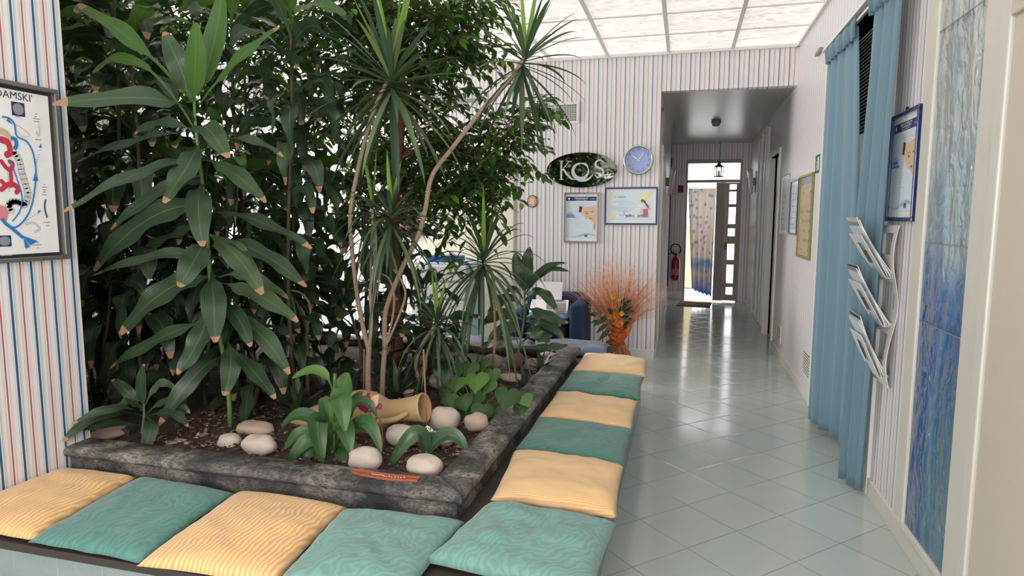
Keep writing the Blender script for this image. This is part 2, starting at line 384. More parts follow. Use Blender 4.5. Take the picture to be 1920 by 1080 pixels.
# ------------------------------------------------------------------ the room
XR = 1.05; XL = -2.69; YB = 7.15; H = 3.26; HC = 2.86; YE = 12.35; XC = -.28; YS = -1.6; XW = -5.2
mb().box(XW-.2, 1.6, YS, YE+.2, -.1, 0).build('floor', 'floor', tagd=S)
m = mb()
# wall_back: left of corridor and the piece above it
m.box(XW, XC, YB, YB+.12, 0, H); m.box(XC, XR, YB, YB+.12, HC, H)
m.build('wall_back', 'wp_back', tagd=S)
mb().box(XL-.14, XL, YS, 2.348, 0, H).build('wall_left', 'wp_left', tagd=S)
m = mb(); m.box(XW-.1, XW, 2.3, 5.4, 0, H); m.box(XW-.1, XW, 6.8, YB+.12, 0, H); m.box(XW-.1, XW, 5.4, 6.8, 0, .9); m.box(XW-.1, XW, 5.4, 6.8, 2.8, H)
m.build('wall_far_left', 'wp_left', tagd=S)
mb().box(XW, XL-.14, 2.2, 2.34, 0, H).build('wall_left_return', 'wp_back', tagd=S)
# right wall with the curtained doorway and the corridor door
D0, D1, DH = 3.93, 5.62, 2.80
E0, E1, EH = 8.15, 9.05, 2.30
m = mb()
m.box(XR, XR+.12, YS, D0, 0, H); m.box(XR, XR+.12, D0, D1, DH, H); m.box(XR, XR+.12, D1, YB+.12, 0, H)
m.box(XR, XR+.12, YB+.12, E0, 0, HC); m.box(XR, XR+.12, E0, E1, EH, HC)
m.build('wall_right', 'wp_right', tagd=S)
mb().box(XR+.06, XR+.2, E1, YE, 0, HC).build('wall_corridor_right', 'wp_right', tagd=S)
mb().box(XC-.12, XC, YB+.12, YE, 0, HC).build('wall_corridor_left', 'wp_right', tagd=S)
m = mb(); m.box(XC, 0, YE, YE+.12, 0, HC); m.box(0, .97, YE, YE+.12, 2.575, HC); m.box(.97, XR+.2, YE, YE+.12, 0, HC)
m.build('wall_corridor_end', 'wp_back', tagd=S)
mb().box(XC-.1, XR+.2, YB+.12, YE+.1, HC, HC+.05).build('ceiling_corridor', 'slats', tagd=S)
# entrance side with big window opening, behind the viewer
m = mb(); m.box(XL, XR, YS-.12, YS, 0, .9); m.box(XL, XR, YS-.12, YS, 2.6, H); m.box(XL, -2.1, YS-.12, YS, .9, 2.6); m.box(.3, XR, YS-.12, YS, .9, 2.6)
m.build('wall_entrance', 'wp_back', tagd=S)
# ceiling of backlit foil panels in a white grid
mb().box(XW-.1, XR+.12, YS-.12, YB+.12, H, H+.04).build('ceiling', 'ceil', tagd=S)
m = mb(); x = 1.05-.632
while x > XW: m.box(x-.018, x+.018, YS, YB, H-.012, H+.001); x -= .6325
y = 6.46
while y > YS: m.box(XW, XR, y-.009, y+.009, H-.01, H+.001); y -= .645
m.box(XW, XR, YB-.03, YB, H-.03, H); m.box(XR-.03, XR, YS, YB, H-.03, H)
m.build('trim_1', mat('grid_bar', 'e4dfda', .4, var=.03), tagd=S)
# baseboards
mb().box(XW, XC, YB-.015, YB, 0, .09).build('baseboard_back', 'white', tagd=S)
m = mb(); m.box(XR-.016, XR, YS, D0-.04, 0, .1); m.box(XR-.016, XR, D1+.06, E0-.02, 0, .1); m.box(XR+.045, XR+.06, E1+.05, YE, 0, .09)
m.build('baseboard_right', 'white_old', bevel=.003, tagd=S)
mb().box(XC, XC+.015, YB+.05, YE, 0, .09).build('baseboard_corridor_left', 'white_old', tagd=S)
m = mb(); m.box(XC, 0, YE-.015, YE, 0, .17); m.build('baseboard_corridor_end', 'white_old', tagd=S)
# doorway trims
m = mb(); m.box(XR-.02, XR+.12, D0-.055, D0, 0, DH+.05); m.box(XR-.02, XR+.12, D1, D1+.055, 0, DH+.05); m.box(XR-.02, XR+.12, D0-.055, D1+.055, DH, DH+.055)
m.build('trim_2', 'white', bevel=.003, tagd=S)
m = mb(); m.box(XR-.02, XR+.12, E0-.05, E0, 0, EH+.05); m.box(XR-.02, XR+.12, E1, E1+.05, 0, EH+.05); m.box(XR-.02, XR+.12, E0, E1, EH, EH+.05)
m.build('trim_3', 'white', bevel=.003, tagd=S)
mb().box(XR+.05, XR+.09, E0+.02, E1-.25, .01, EH-.01).build('door_1', 'white_old', tagd=S)
mb().box(XR+.2, XR+.25, E0-.2, E1+.2, 0, HC).build('wall_side_room', 'dark', tagd=S)  # wall coloured near-black in place of the side room's darkness
# left corridor door frame, just inside the opening
m = mb(); m.box(XC-.002, XC+.02, 7.75, 7.82, 0, 2.3); m.box(XC-.002, XC+.02, 8.6, 8.67, 0, 2.3); m.box(XC-.002, XC+.02, 7.75, 8.67, 2.3, 2.37)
m.build('trim_4', 'white', bevel=.003, tagd=S)
mb().box(XC-.001, XC+.006, 7.82, 8.6, 0, 2.3).build('door_2', 'beige', tagd=S)
# dark rail on the back wall behind the plants
m = mb(); m.box(-4.6, -2.26, YB-.05, YB, 2.835, 2.865); m.build('trim_5', 'grey', tagd=S)
# cream double door behind the plants
m = mb(); m.box(-3.05, -1.88, YB-.02, YB, 0, 2.13); m.build('door_3', 'cream', bevel=.004, tagd=S)
# right foreground: door leaf and frame
m = mb(); m.box(XR-.035, XR, 1.2, 2.52, .1, 2.2); m.box(XR-.05, XR, 1.1, 2.52, 2.2, 2.32)
d4 = m.build('door_4', 'beige', bevel=.004, tagd=S)
m = mb(); m.box(XR-.045, XR, 2.53, 2.60, 0, H); m.box(XR-.03, XR, 2.60, 2.76, .13, H)
m.box(XR-.028, XR, 3.245, 3.34, .105, H); m.box(XR-.014, XR, 3.34, 3.41, .105, H); m.box(XR-.03, XR, 2.6, 3.34, .1, .135)
m.build('trim_6', 'white_old', bevel=.006, tagd=S)
# outside, beyond the corridor door
mb().box(-3, 4, YE+.12, 18, -.12, -.02).build('floor_outside', 'extground', tagd=S)
mb().box(-3.2, .22, 14.6, 14.8, 0, 1.35).build('wall_outside', 'extwall', tagd=S)

# ------------------------------------------------------------------ planter and benches
pl = thing('planter', 'large rectangular raised planter with a weathered dark grey rim, full of plants', 'planter', (-2.4, 3.6, 0))
m = mb(); XP = -.78; YP0 = 2.205; YP1 = 5.1; XPL = -4.4
m.box(XL, XP-.03, YP0+.03, YP0+.16, 0, .465); m.box(XP-.16, XP-.03, YP0+.16, YP1-.03, 0, .465); m.box(XPL, XP-.16, YP1-.14, YP1-.03, 0, .465); m.box(XPL, XL, YP0+.36, YP0+.46, 0, .465); m.box(XPL, XPL+.1, YP0+.46, YP1-.14, 0, .465)
m.build('wall', 'cap', pl, bevel=.006)
m = mb()
def rim(pts_out, pts_in, z0, z1): pass
def miter(m, o0, o1, i1, i0, z0, z1):
    P = [(*o0, z0), (*o1, z0), (*i1, z0), (*i0, z0), (*o0, z1), (*o1, z1), (*i1, z1), (*i0, z1)]; b = [m.V(p) for p in P]
    for q in ((0, 3, 2, 1), (4, 5, 6, 7), (0, 1, 5, 4), (1, 2, 6, 5), (2, 3, 7, 6), (3, 0, 4, 7)): m.Fc([b[k] for k in q])
cw = .165
# rim as subdivided strip so that its edge can be worn
def rim_strip(a, b, ia, ib, n):
    a, b, ia, ib = Vector(a), Vector(b), Vector(ia), Vector(ib); prev = None
    for k in range(n+1):
        t = k/n; o = a.lerp(b, t); i = ia.lerp(ib, t)
        q = noise.noise(Vector((o.x*6, o.y*6, 0)))*.006; q2 = noise.noise(Vector((o.x*5, o.y*5, 9)))*.006
        d = (i-o).normalized(); z = .5+noise.noise(Vector((o.x*3, o.y*3, 4)))*.004
        ring = [(o+d*(.006+q), .462), (o+d*q, .475), (o+d*(.004+q), .49), (o+d*(.018+q), z), (i-d*(.02+q2), z), (i-d*q2, .488), (i-d*q2, .44)]
        ring = [m.V((p.x, p.y, zz)) for p, zz in ring]
        if prev:
            for j in range(len(ring)-1): m.Fc((prev[j], ring[j], ring[j+1], prev[j+1]))
            m.Fc((prev[-1], ring[-1], ring[0], prev[0]))
        else: m.Fc(ring[::-1])
        prev = ring
    m.Fc(prev)
rim_strip((XL, YP0), (XP, YP0), (XL, YP0+cw), (XP-cw, YP0+cw), 60)
rim_strip((XP, YP0), (XP, YP1), (XP-cw, YP0+cw), (XP-cw, YP1-cw), 80)
rim_strip((XP, YP1), (XPL, YP1), (XP-cw, YP1-cw), (XPL, YP1-cw), 60)
m.build('rim', 'cap', pl, smooth=True)
m = mb(); n = 70
idx = {}
for i in range(n+1):
    for j in range(n+1):
        x = XPL+.05+(XP-cw+.01-XPL-.05)*i/n; y = YP0+.15+(YP1-.12-YP0-.15)*j/n
        if x < XL and y < YP0+.42: y = YP0+.42
        idx[i, j] = m.V((x, y, .435+.02*noise.noise(Vector((x*5, y*5, 0)))+.01*noise.noise(Vector((x*19, y*19, 2)))))
for i in range(n):
    for j in range(n): m.Fc((idx[i, j], idx[i+1, j], idx[i+1, j+1], idx[i, j+1]))
soil = m.build('soil', 'soil', pl, smooth=True)
m = mb()
def chip(m, p, s):
    q = Matrix.Translation(p) @ Matrix.Rotation(rnd.uniform(0, 6.3), 4, 'Z') @ Matrix.Rotation(rnd.uniform(-.7, .7), 4, 'X')
    m.box(-s, s, -s*.5, s*.5, -s*.18, s*.18, X=q)
for _ in range(2600):
    x = rnd.uniform(-2.6, XP-cw-.01); y = rnd.uniform(YP0+cw+.01, 4.6)
    if rnd.random() < .5: y = rnd.uniform(YP0+cw+.01, 3.2)
    chip(m, Vector((x, y, .447+.02*noise.noise(Vector((x*5, y*5, 0))))), rnd.uniform(.004, .012))
ch = m.build('bark_chips', 'chip', tagd=dict(label='brown bark chips and gravel strewn over the planter soil', category='bark chips', kind='stuff'))

YF = 1.655; XO = -.245
b = thing('bench', 'low tiled bench with a dark seat board wrapping around the planter', 'bench', (-1.2, 2.0, 0))
m = mb(); m.box(XL, XO-.06, YF+.02, YP0+.03, 0, .355); m.box(XP-.03, XO-.06, YP0+.03, 5.27, 0, .355); m.box(-2.9, XP-.03, YP1-.03, 5.27, 0, .355); m.box(-2.9, -.6, 5.27, 5.75, 0, .355)
m.build('base', 'tile', b)
m = mb(); m.box(XL, XO-.03, YF, YP0+.028, .355, .385); m.box(XP-.028, XO-.03, YP0+.028, 5.30, .355, .385); m.box(-2.92, XP-.028, YP1, 5.3, .355, .385); m.box(-2.92, -.57, 5.3, 5.78, .355, .385)
m.build('seat_board', 'seat', b, bevel=.004)

def cushion(label, q, mat_, seed, thick=.062, z=.386, group='seat cushions on the bench', name='seat_cushion', crease=0, N=30, wr=1.0):
    """q: far-left, far-right, near-right, near-left corners (x, y)"""
    q = [Vector((*p, 0)) for p in q]; m = mb(); top = {}; bot = {}
    for i in range(N+1):
        for j in range(N+1):
            u = -1+2*i/N; v = -1+2*j/N
            u = math.copysign(abs(u)**.85, u); v = math.copysign(abs(v)**.85, v)
            pu = 1-.035*(1-v*v); pv = 1-.035*(1-u*u)      # edges pulled in between the corners
            a = (u*pu+1)/2; c = (v*pv+1)/2
            p = q[0].lerp(q[1], a).lerp(q[3].lerp(q[2], a), 1-c)
            e = max(0, (1-abs(u)**3.2)*(1-abs(v)**3.2))**.42
            r = Vector((p.x*7+seed, p.y*7, seed)); nn = noise.noise(r)*.012*wr + noise.noise(r*2.6)*.006*wr + abs(noise.noise(Vector((p.x*11+seed, p.y*16, 3))))*-.006*wr
            if crease: nn -= .02*crease*math.exp(-((u-.05-.06*math.sin(v*4))/.07)**2)*(1-abs(v)**2)*.9
            edge = .022
            zt = z+edge+(thick-edge)*e + nn*e; zb = z+edge*(1-e)
            lift = .006*noise.noise(Vector((p.x*9, p.y*9, seed+5)))*(1-e)
            top[i, j] = m.V((p.x, p.y, zt+lift))
            bot[i, j] = top[i, j] if i in (0, N) or j in (0, N) else m.V((p.x, p.y, zb))
    for i in range(N):
        for j in range(N):
            m.Fc((top[i, j], top[i+1, j], top[i+1, j+1], top[i, j+1])); m.Fc((bot[i, j], bot[i, j+1], bot[i+1, j+1], bot[i+1, j]))
    return m.build(name, mat_, smooth=True, tagd=T(label, 'cushion', group))
x0, x1 = -.775, -.235
cushion('yellow cushion farthest along the side bench, beside the orange reeds', [(x0-.0, 5.30), (x1-.02, 5.17), (x1+.01, 4.60), (x0, 4.63)], 'yel_y', 1, .07)
cushion('deep teal cushion between the two far yellow cushions on the side bench', [(x0, 4.64), (x1-.01, 4.60), (x1, 4.00), (x0, 4.08)], 'teal_d', 2, crease=1)
cushion('pale yellow cushion in the middle of the side bench between two teal ones', [(x0, 4.07), (x1-.01, 3.97), (x1-.005, 3.42), (x0, 3.5)], 'yel_y', 3)
cushion('deep teal cushion on the side bench just behind the nearest yellow one there', [(x0, 3.5), (x1, 3.43), (x1, 2.88), (x0, 2.97)], 'teal_d', 4, crease=.6)
cushion('yellow rippled cushion on the side bench next to the corner teal cushion', [(x0, 2.95), (x1, 2.89), (x1+.02, 2.36), (x0+.05, 2.39)], 'yel_y', 5, .08)
cushion('light teal cushion turned askew on the bench corner by the planter corner', [(x0+.06, 2.375), (x1+.025, 2.32), (x1-.0, 1.80), (x0-.03, 1.885)], 'teal_l', 6, .085, crease=.8, wr=1.8)
cushion('light teal cushion on the front bench just left of the corner', [(-1.255, 2.165), (-.76, 2.185), (-.775, 1.68), (-1.2, 1.64)], 'teal_l', 7, .075, wr=1.5)
cushion('yellow wavy-grained cushion on the front bench between the two teal ones', [(-1.75, 2.2), (-1.25, 2.18), (-1.195, 1.63), (-1.7, 1.615)], 'yel_x', 8, .075)
cushion('mid teal cushion on the front bench between two yellow cushions', [(-2.265, 2.21), (-1.76, 2.18), (-1.7, 1.63), (-2.19, 1.64)], 'teal_x', 9, .065)
cushion('yellow cushion against the striped left wall on the front bench', [(-2.68, 2.2), (-2.28, 2.2), (-2.19, 1.655), (-2.67, 1.64)], 'yel_x', 10, .07)
cushion('greyish blue cushion on the rear bench behind the planter', [(-1.3, 5.72), (-.62, 5.74), (-.58, 5.24), (-1.2, 5.15)], 'denim', 11, .075)
cushion('greyish blue cushion on the rear bench, mostly hidden by leaves', [(-2.0, 5.72), (-1.32, 5.72), (-1.22, 5.2), (-1.95, 5.2)], 'denim', 12, .07)

# ------------------------------------------------------------------ leaves
def leafmesh(m, pts, W, prof, nrm, nx=4, fold=.25, wave=0, waven=2.6, mi=0, tip=None, tipat=.95, seed=0, ns=10, roll=0):
    """pts: 3 or more control points; quadratic/cubic bezier"""
    P = [Vector(p) for p in pts]
    def bez(t):
        Q = P
        while len(Q) > 1: Q = [Q[k].lerp(Q[k+1], t) for k in range(len(Q)-1)]
        return Q[0]
    prev = None; ph = rnd.uniform(0, 6)
    for k in range(ns+1):
        t = k/ns; p = bez(t); tg = (bez(min(1, t+.02))-bez(max(0, t-.02))).normalized()
        n = nrm - tg*nrm.dot(tg)
        if n.length < .05: n = Vector((0, -1, .2))-tg*Vector((0, -1, .2)).dot(tg)
        n.normalize()
        if roll: n.rotate(Quaternion(tg, roll*t))
        sd = tg.cross(n); wd = W*prof(t); row = []
        for j in range(nx+1):
            u = j/nx*2-1
            wv = wave*W*math.sin(t*waven*6.28+ph+(0 if u < 0 else 1.3))*abs(u)**1.5*min(1, prof(t)*1.3)
            row.append(m.V(p+sd*(u*wd/2)+n*(abs(u)*wd*.5*fold+wv)))
        if prev:
            for j in range(nx):
                u0, u1 = j/nx, (j+1)/nx; t0 = (k-1)/ns
                m.Fc((prev[j], prev[j+1], row[j+1], row[j]), (tip if tip is not None and t > tipat else mi), [(u0, t0), (u1, t0), (u1, t), (u0, t)])
        prev = row
def corn_prof(t0=.25, pet=.16):
    def f(t):
        if t < t0: return pet+.06*(t/t0)
        s = (t-t0)/(1-t0); return max(.04, pet*(1-s)+ (math.sin(math.pi*min(1, s**.8*.97+.015))**.6)*(1-pet*.2))*1.0
    return f
def strap_prof(t): return max(.03, min(1, .55+t*1.6)*(1-t**3))
def oval_prof(t): return max(.06, math.sin(math.pi*min(1, t**.8*.98+.01))**.8)
def through(a, mi_, b): a, mi_, b = Vector(a), Vector(mi_), Vector(b); return [a, mi_*2-(a+b)*.5, b]
UPN = Vector((0, -.55, .85)).normalized()

def px_leaves(m, L, Yb, prof=None, wscale=1.0, fold=.15, wave=.12, tip=1, spread=.12, pet=.16, ns=18):
    """L rows: base px, mid px, tip px, width px, [dY tip], [mat index], [petiole share]"""
    for r in L:
        (bx, by), (mx, my), (tx, ty), wpx = r[:4]; dy = r[4] if len(r) > 4 else rnd.uniform(-spread, spread*.3); mi = r[5] if len(r) > 5 else 0; t0 = r[6] if len(r) > 6 else .22
        a = at(bx, by, Yb); c = at(mx, my, Yb+dy*.6); d = at(tx, ty, Yb+dy)
        W = wpx*(Yb/F_PX)*wscale*1.04
        e = EYE-a; e.z = 0; e.normalize(); nn = (e*.75+Vector((rnd.uniform(-.25, .25), rnd.uniform(-.2, .2), .6))).normalized()
        leafmesh(m, through(a, c, d), W, prof or corn_prof(t0, pet), nn, fold=fold, wave=wave, mi=mi, tip=tip, tipat=rnd.uniform(.955, .995), ns=ns)

def stem_tube(m, pts, r0, r1, mi=0, n=8, k=14):
    P = [Vector(p) for p in pts]; out = []
    for i in range(k+1):   # catmull-rom
        t = i/k*(len(P)-1); s = min(int(t), len(P)-2); u = t-s
        p0 = P[max(s-1, 0)]; p1 = P[s]; p2 = P[s+1]; p3 = P[min(s+2, len(P)-1)]
        out.append(.5*((2*p1)+(p2-p0)*u+(2*p0-5*p1+4*p2-p3)*u*u+(3*p1-p0-3*p2+p3)*u**3))
    m.tube(out, [r0+(r1-r0)*i/k for i in range(k+1)], n, mi); return out

# main corn plant, leaf by leaf
Y0 = 2.8
p = thing('corn_plant', 'tall front corn plant at the left with bright green new leaves on top', 'plant', at(430, 760, Y0))
m = mb(); stem_tube(m, [at(432, 800, Y0), at(425, 700, Y0), at(398, 560, Y0), at(388, 430, Y0), at(378, 330, Y0), at(367, 240, Y0), at(364, 185, Y0)], .013, .007)
m.build('stem', 'stem', p, smooth=True)
L = [((360, 185), (335, 120), (308, 60), 44, -.05, 0, .15), ((363, 228), (300, 186), (99, 196), 40, -.6, 0, .4), ((360, 235), (262, 120), (174, 136), 28, -.1, 2, .4),
     ((360, 190), (258, 85), (146, 8), 40, -.2, 2, .42), ((372, 200), (440, 118), (524, 52), 28, 0, 2, .3), ((372, 248), (388, 240), (428, 296), 46, -.3), ((378, 285), (450, 260), (530, 294), 28, -.1),
     ((372, 245), (262, 262), (144, 303), 28, -.15, 0, .3), ((370, 252), (310, 230), (252, 252), 26, -.05), ((372, 272), (352, 310), (307, 380), 46, -.3), ((378, 300), (432, 320), (498, 380), 36, -.15, 0, .3), ((375, 300), (268, 322), (117, 398), 30, -.58, 0, .15),
     ((376, 330), (300, 358), (208, 430), 28, -.15), ((380, 345), (372, 385), (380, 462), 46, -.3), ((385, 400), (470, 410), (584, 466), 36, -.15), ((385, 385), (280, 410), (176, 508), 56, -.2, 0, .1),
     ((385, 450), (366, 485), (336, 538), 48, -.3), ((388, 440), (436, 472), (492, 552), 46, -.2), ((400, 450), (480, 470), (574, 538), 40, -.15), ((388, 480), (300, 478), (176, 516), 26, -.2, 0, .1),
     ((390, 520), (310, 545), (226, 627), 52, -.2, 0, .1), ((398, 510), (400, 560), (404, 642), 46, -.3), ((405, 530), (480, 552), (558, 604), 38, -.15), ((395, 560), (376, 630), (332, 702), 42, -.25), ((410, 560), (445, 595), (470, 650), 32, -.2),
     ((395, 600), (305, 632), (206, 690), 32, -.15), ((415, 590), (482, 622), (542, 702), 40, -.15), ((425, 640), (433, 680), (420, 742), 38, -.2), ((415, 670), (365, 705), (297, 798), 36, -.25), ((430, 650), (470, 690), (516, 748), 34, -.2), ((410, 520), (470, 520), (540, 560), 30, .2), ((385, 420), (330, 440), (262, 470), 36, .1)]
m = mb(); px_leaves(m, L, Y0); m.build('foliage', ['leaf', 'browntip', 'leaf_new'], p, smooth=True)
m = mb(); px_leaves(m, [((363, 194), (366, 118), (367, 42), 38, -.16, 0, .12), ((370, 180), (400, 85), (416, -14), 44, .06, 0, .12)], Y0, tip=None, wave=.03); m.build('new_shoot', 'leaf_new', p, smooth=True)

def corn(loc, top, nl, ll, label, group=None, mat_='leaf_dark', lean=(0, 0), zmin=None, W=.075, name='corn_plant', shoot=True, seed=0):
    rg = random.Random(seed*31+5); x, y = loc; z0 = .43
    p = thing(name, label, 'plant', (x, y, z0), group)
    P = [Vector((x+lean[0]*s+.03*math.sin(s*5+seed), y+lean[1]*s+.02*math.cos(s*4+seed), z0+(top-z0)*s)) for s in (0, .25, .5, .75, 1)]
    m = mb(); cv = stem_tube(m, P, .014, .008); m.build('stem', 'stemdark', p, smooth=True)
    m = mb(); zmin = zmin if zmin is not None else z0+(top-z0)*.25
    for i in range(nl):
        s = 1-(i/nl)**1.15; z = zmin+(top-zmin)*s; f = (z-z0)/(top-z0); k = min(int(f*(len(cv)-1)), len(cv)-2); b = cv[k].lerp(cv[k+1], f*(len(cv)-1)-k)
        az = i*2.399+rg.uniform(-.3, .3)+seed; el = R(75)*(s**3)+R(20)-R(15)*(1-s)+rg.uniform(-.15, .15); l = ll*rg.uniform(.8, 1.15)
        dh = Vector((math.cos(az), math.sin(az), 0)); dr = rg.uniform(.55, 1.25)*(1-.6*s**4)
        a1 = b+dh*l*.4*math.cos(el)+Vector((0, 0, l*.4*math.sin(el))); a2 = b+dh*l*(.78-.2*dr)+Vector((0, 0, l*(math.sin(el)*.55-.12*dr))); a3 = b+dh*l*(1.0-.4*dr)+Vector((0, 0, l*(.55*math.sin(el)-.75*dr*.8)))
        top_n = Vector((0, 0, 1))+dh*.3
        leafmesh(m, [b, a1, a2, a3], W*rg.uniform(.85, 1.2), corn_prof(.2), top_n.normalized(), fold=.12, wave=.16, mi=(2 if s > .93 and shoot else 0), tip=(1 if rg.random() < .6 else 0), tipat=rg.uniform(.94, .985), ns=16, roll=rg.uniform(-1.1, 1.1))
    m.build('foliage', [mat_, 'browntip', 'leaf_new'], p, smooth=True); return p
G = 'corn plants crowding the back of the planter'
lab = 'dark green corn plant in the dense thicket behind the tall front one'
c2 = at(533, 45, 3.25)
corn((c2.x, 3.25), c2.z, 46, .5, 'tall corn plant whose crown reaches the top edge right of the front one', None, 'leaf', zmin=1.35, W=.085, seed=3)
k = 10
for (x, y, tz, n_) in [(-2.95, 2.95, 2.45, 40), (-3.3, 3.3, 2.15, 40), (-3.5, 3.7, 2.75, 44), (-2.75, 3.6, 2.75, 44), (-2.45, 3.75, 2.25, 40), (-3.9, 4.1, 2.4, 40), (-3.3, 4.35, 3.0, 46), (-2.8, 4.5, 2.6, 40), (-2.15, 4.1, 1.75, 32), (-2.45, 4.6, 2.9, 34), (-3.8, 3.2, 2.8, 44), (-3.45, 3.05, 2.0, 36), (-3.15, 3.05, 2.95, 36), (-3.9, 4.7, 2.7, 44), (-3.2, 4.8, 2.3, 44), (-4.2, 3.7, 2.6, 44), (-2.9, 4.05, 1.9, 40), (-3.6, 4.6, 1.7, 40), (-3.5, 3.0, 2.9, 40), (-4.1, 3.3, 2.0, 40), (-3.0, 3.3, 1.8, 36), (-3.6, 4.0, 2.2, 44), (-2.6, 3.3, 1.7, 34), (-4.2, 4.4, 2.9, 40)]:
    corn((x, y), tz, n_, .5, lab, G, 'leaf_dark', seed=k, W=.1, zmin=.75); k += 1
G2 = 'low young corn plants under the thicket'
for (x, y, tz, n_) in [(-3.1, 2.85, 1.15, 22), (-2.7, 3.15, 1.05, 22), (-2.35, 3.45, 1.15, 24), (-2.05, 3.75, .95, 20), (-3.2, 3.4, 1.3, 24), (-1.75, 4.2, 1.0, 22), (-2.6, 3.9, 1.35, 26), (-3.6, 3.1, 1.3, 24), (-2.1, 4.5, 1.3, 24), (-2.35, 3.1, .85, 18), (-1.55, 3.85, .75, 16)]:
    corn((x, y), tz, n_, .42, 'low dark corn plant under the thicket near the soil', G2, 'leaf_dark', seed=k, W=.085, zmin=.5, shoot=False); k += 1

# small plant at the front left rim
p = thing('corn_plant', 'small corn plant at the planter front left, hanging a leaf over the rim', 'plant', at(268, 800, 2.6))
m = mb(); stem_tube(m, [at(266, 815, 2.6), at(270, 780, 2.6), at(268, 745, 2.6)], .008, .005); m.build('stem', 'stem', p, smooth=True)
m = mb(); px_leaves(m, [((270, 762), (264, 720), (271, 682), 20, -.05, 0, .1), ((266, 770), (240, 735), (210, 712), 24, 0), ((266, 775), (215, 765), (135, 795), 20, -.38), ((268, 780), (190, 778), (119, 829), 26, -.40), ((266, 790), (200, 795), (128, 808), 18, -.36), ((270, 785), (283, 800), (262, 864), 28, -.22, 0, .3), ((272, 780), (315, 752), (356, 775), 20, 0), ((272, 782), (320, 775), (352, 800), 22, -.1), ((268, 765), (220, 740), (188, 775), 20, .1), ((270, 765), (300, 720), (330, 735), 20, .05), ((268, 770), (245, 755), (225, 760), 24, -.15)], 2.6)
m.build('foliage', ['leaf', 'browntip'], p, smooth=True)

# right small corn plant rooted in a round brown pot
YR = 4.5
p = thing('corn_plant', 'slender corn plant growing from the round brown pot at the far right', 'plant', at(968, 665, YR))
m = mb(); stem_tube(m, [at(970, 668, YR), at(978, 630, YR), at(984, 580, YR), at(982, 530, YR)], .009, .006); m.build('stem', 'stem', p, smooth=True)
m = mb(); px_leaves(m, [((981, 545), (972, 505), (966, 474), 22, 0, 0, .1), ((983, 545), (988, 500), (993, 463), 24, -.05, 0, .1), ((983, 548), (1018, 505), (1063, 494), 12, -.1, 0, .1), ((985, 552), (1022, 510), (1070, 510), 12, -.05, 0, .1), ((984, 565), (1012, 548), (1046, 586), 22, -.2), ((984, 575), (1020, 590), (1065, 606), 20, -.1), ((985, 600), (1015, 592), (1052, 612), 18, .1), ((983, 615), (1020, 605), (1058, 640), 20, -.1), ((980, 600), (940, 590), (905, 610), 22, 0), ((980, 575), (945, 560), (915, 590), 20, 0), ((978, 630), (950, 615), (915, 640), 22, -.1), ((980, 625), (1010, 630), (1030, 645), 22, -.2), ((979, 635), (940, 640), (900, 650), 22, .1), ((982, 640), (1005, 625), (1035, 632), 16, 0), ((980, 560), (960, 545), (940, 575), 18, .1), ((976, 645), (1000, 620), (1010, 600), 18, .15), ((978, 650), (1030, 650), (1068, 648), 14, 0)], YR)
m.build('foliage', ['leaf', 'browntip'], p, smooth=True)
c = at(966, 690, YR); m = mb(); m.lathe([(.03, 0), (.055, .01), (.073, .05), (.07, .085), (.045, .115), (.03, .12), (.028, .105), (.01, .1)], 24, Matrix.Translation((c.x, c.y, .435)))
m.build('pot', 'claypot', smooth=True, tagd=T('small round brown clay pot sunk in the soil at the far right of the planter', 'pot'))

# ------------------------------------------------------------------ marginata dragon trees
def head(m, c, axis, n, ll, W, seed, droop=1.0, upn=6, newmi=1):
    rg = random.Random(seed); axis = Vector(axis).normalized()
    for i in range(n):
        s = i/n; az = i*2.399+rg.uniform(-.25, .25)
        el = R(78)-R(135)*s**.75+rg.uniform(-.12, .12); l = ll*rg.uniform(.82, 1.12)
        dh = Vector((math.cos(az), math.sin(az), 0)); d = dh*math.cos(el)+Vector((0, 0, math.sin(el))); d = (d+axis*.35*(1-s)).normalized()
        b = c - axis*(.10*s)
        if i < upn: pts = [b, b+d*l*.5, b+d*l*.95]
        else:
            g = droop*(.15+.5*s); pts = [b, b+d*l*.4, b+d*l*.72+Vector((0, 0, -l*g*.35)), b+d*l*.85+Vector((0, 0, -l*g))]
        nn = Vector((0, 0, 1))+dh*.2
        leafmesh(m, pts, W*rg.uniform(.85, 1.15), strap_prof, nn, nx=2, fold=.35, mi=(newmi if i < upn else 0), tip=None, ns=9, roll=rg.uniform(-.5, .5))
YM = 3.35
p = thing('dragon_tree', 'tall spiky dragon tree with two forked pale canes and a big strap-leaved head', 'plant', at(692, 735, YM))
m = mb()
stem_tube(m, [at(692, 770, YM), at(690, 700, YM), at(692, 650, YM)], .019, .016)
stem_tube(m, [at(691, 655, YM), at(680, 610, YM), at(668, 540, YM), at(657, 430, YM), at(661, 370, YM), at(680, 280, YM), at(702, 205, YM), at(728, 150, YM)], .014, .012, k=30)
stem_tube(m, [at(692, 655, YM), at(697, 600, YM), at(694, 545, YM), at(703, 490, YM), at(700, 440, YM), at(698, 380, YM+.05)], .011, .008, k=20)
stem_tube(m, [at(697, 585, YM), at(705, 540, YM), at(703, 480, YM)], .006, .005)
m.build('cane', 'cane', p, smooth=True)
m = mb(); head(m, at(733, 142, YM), (0, 0, 1), 66, .56, .034, 11, .45, 6); m.build('leaf_head', ['strap', 'strap_new'], p, smooth=True)
m = mb(); head(m, at(698, 385, YM+.05), (-.1, 0, 1), 30, .34, .02, 12, 1.1, 3); m.build('leaf_head', ['strap', 'strap_new'], p, smooth=True)
Y2 = 3.45
p = thing('dragon_tree', 'leaning dragon tree whose long cane slants right to a spiky head below the ceiling', 'plant', at(716, 735, Y2))
m = mb()
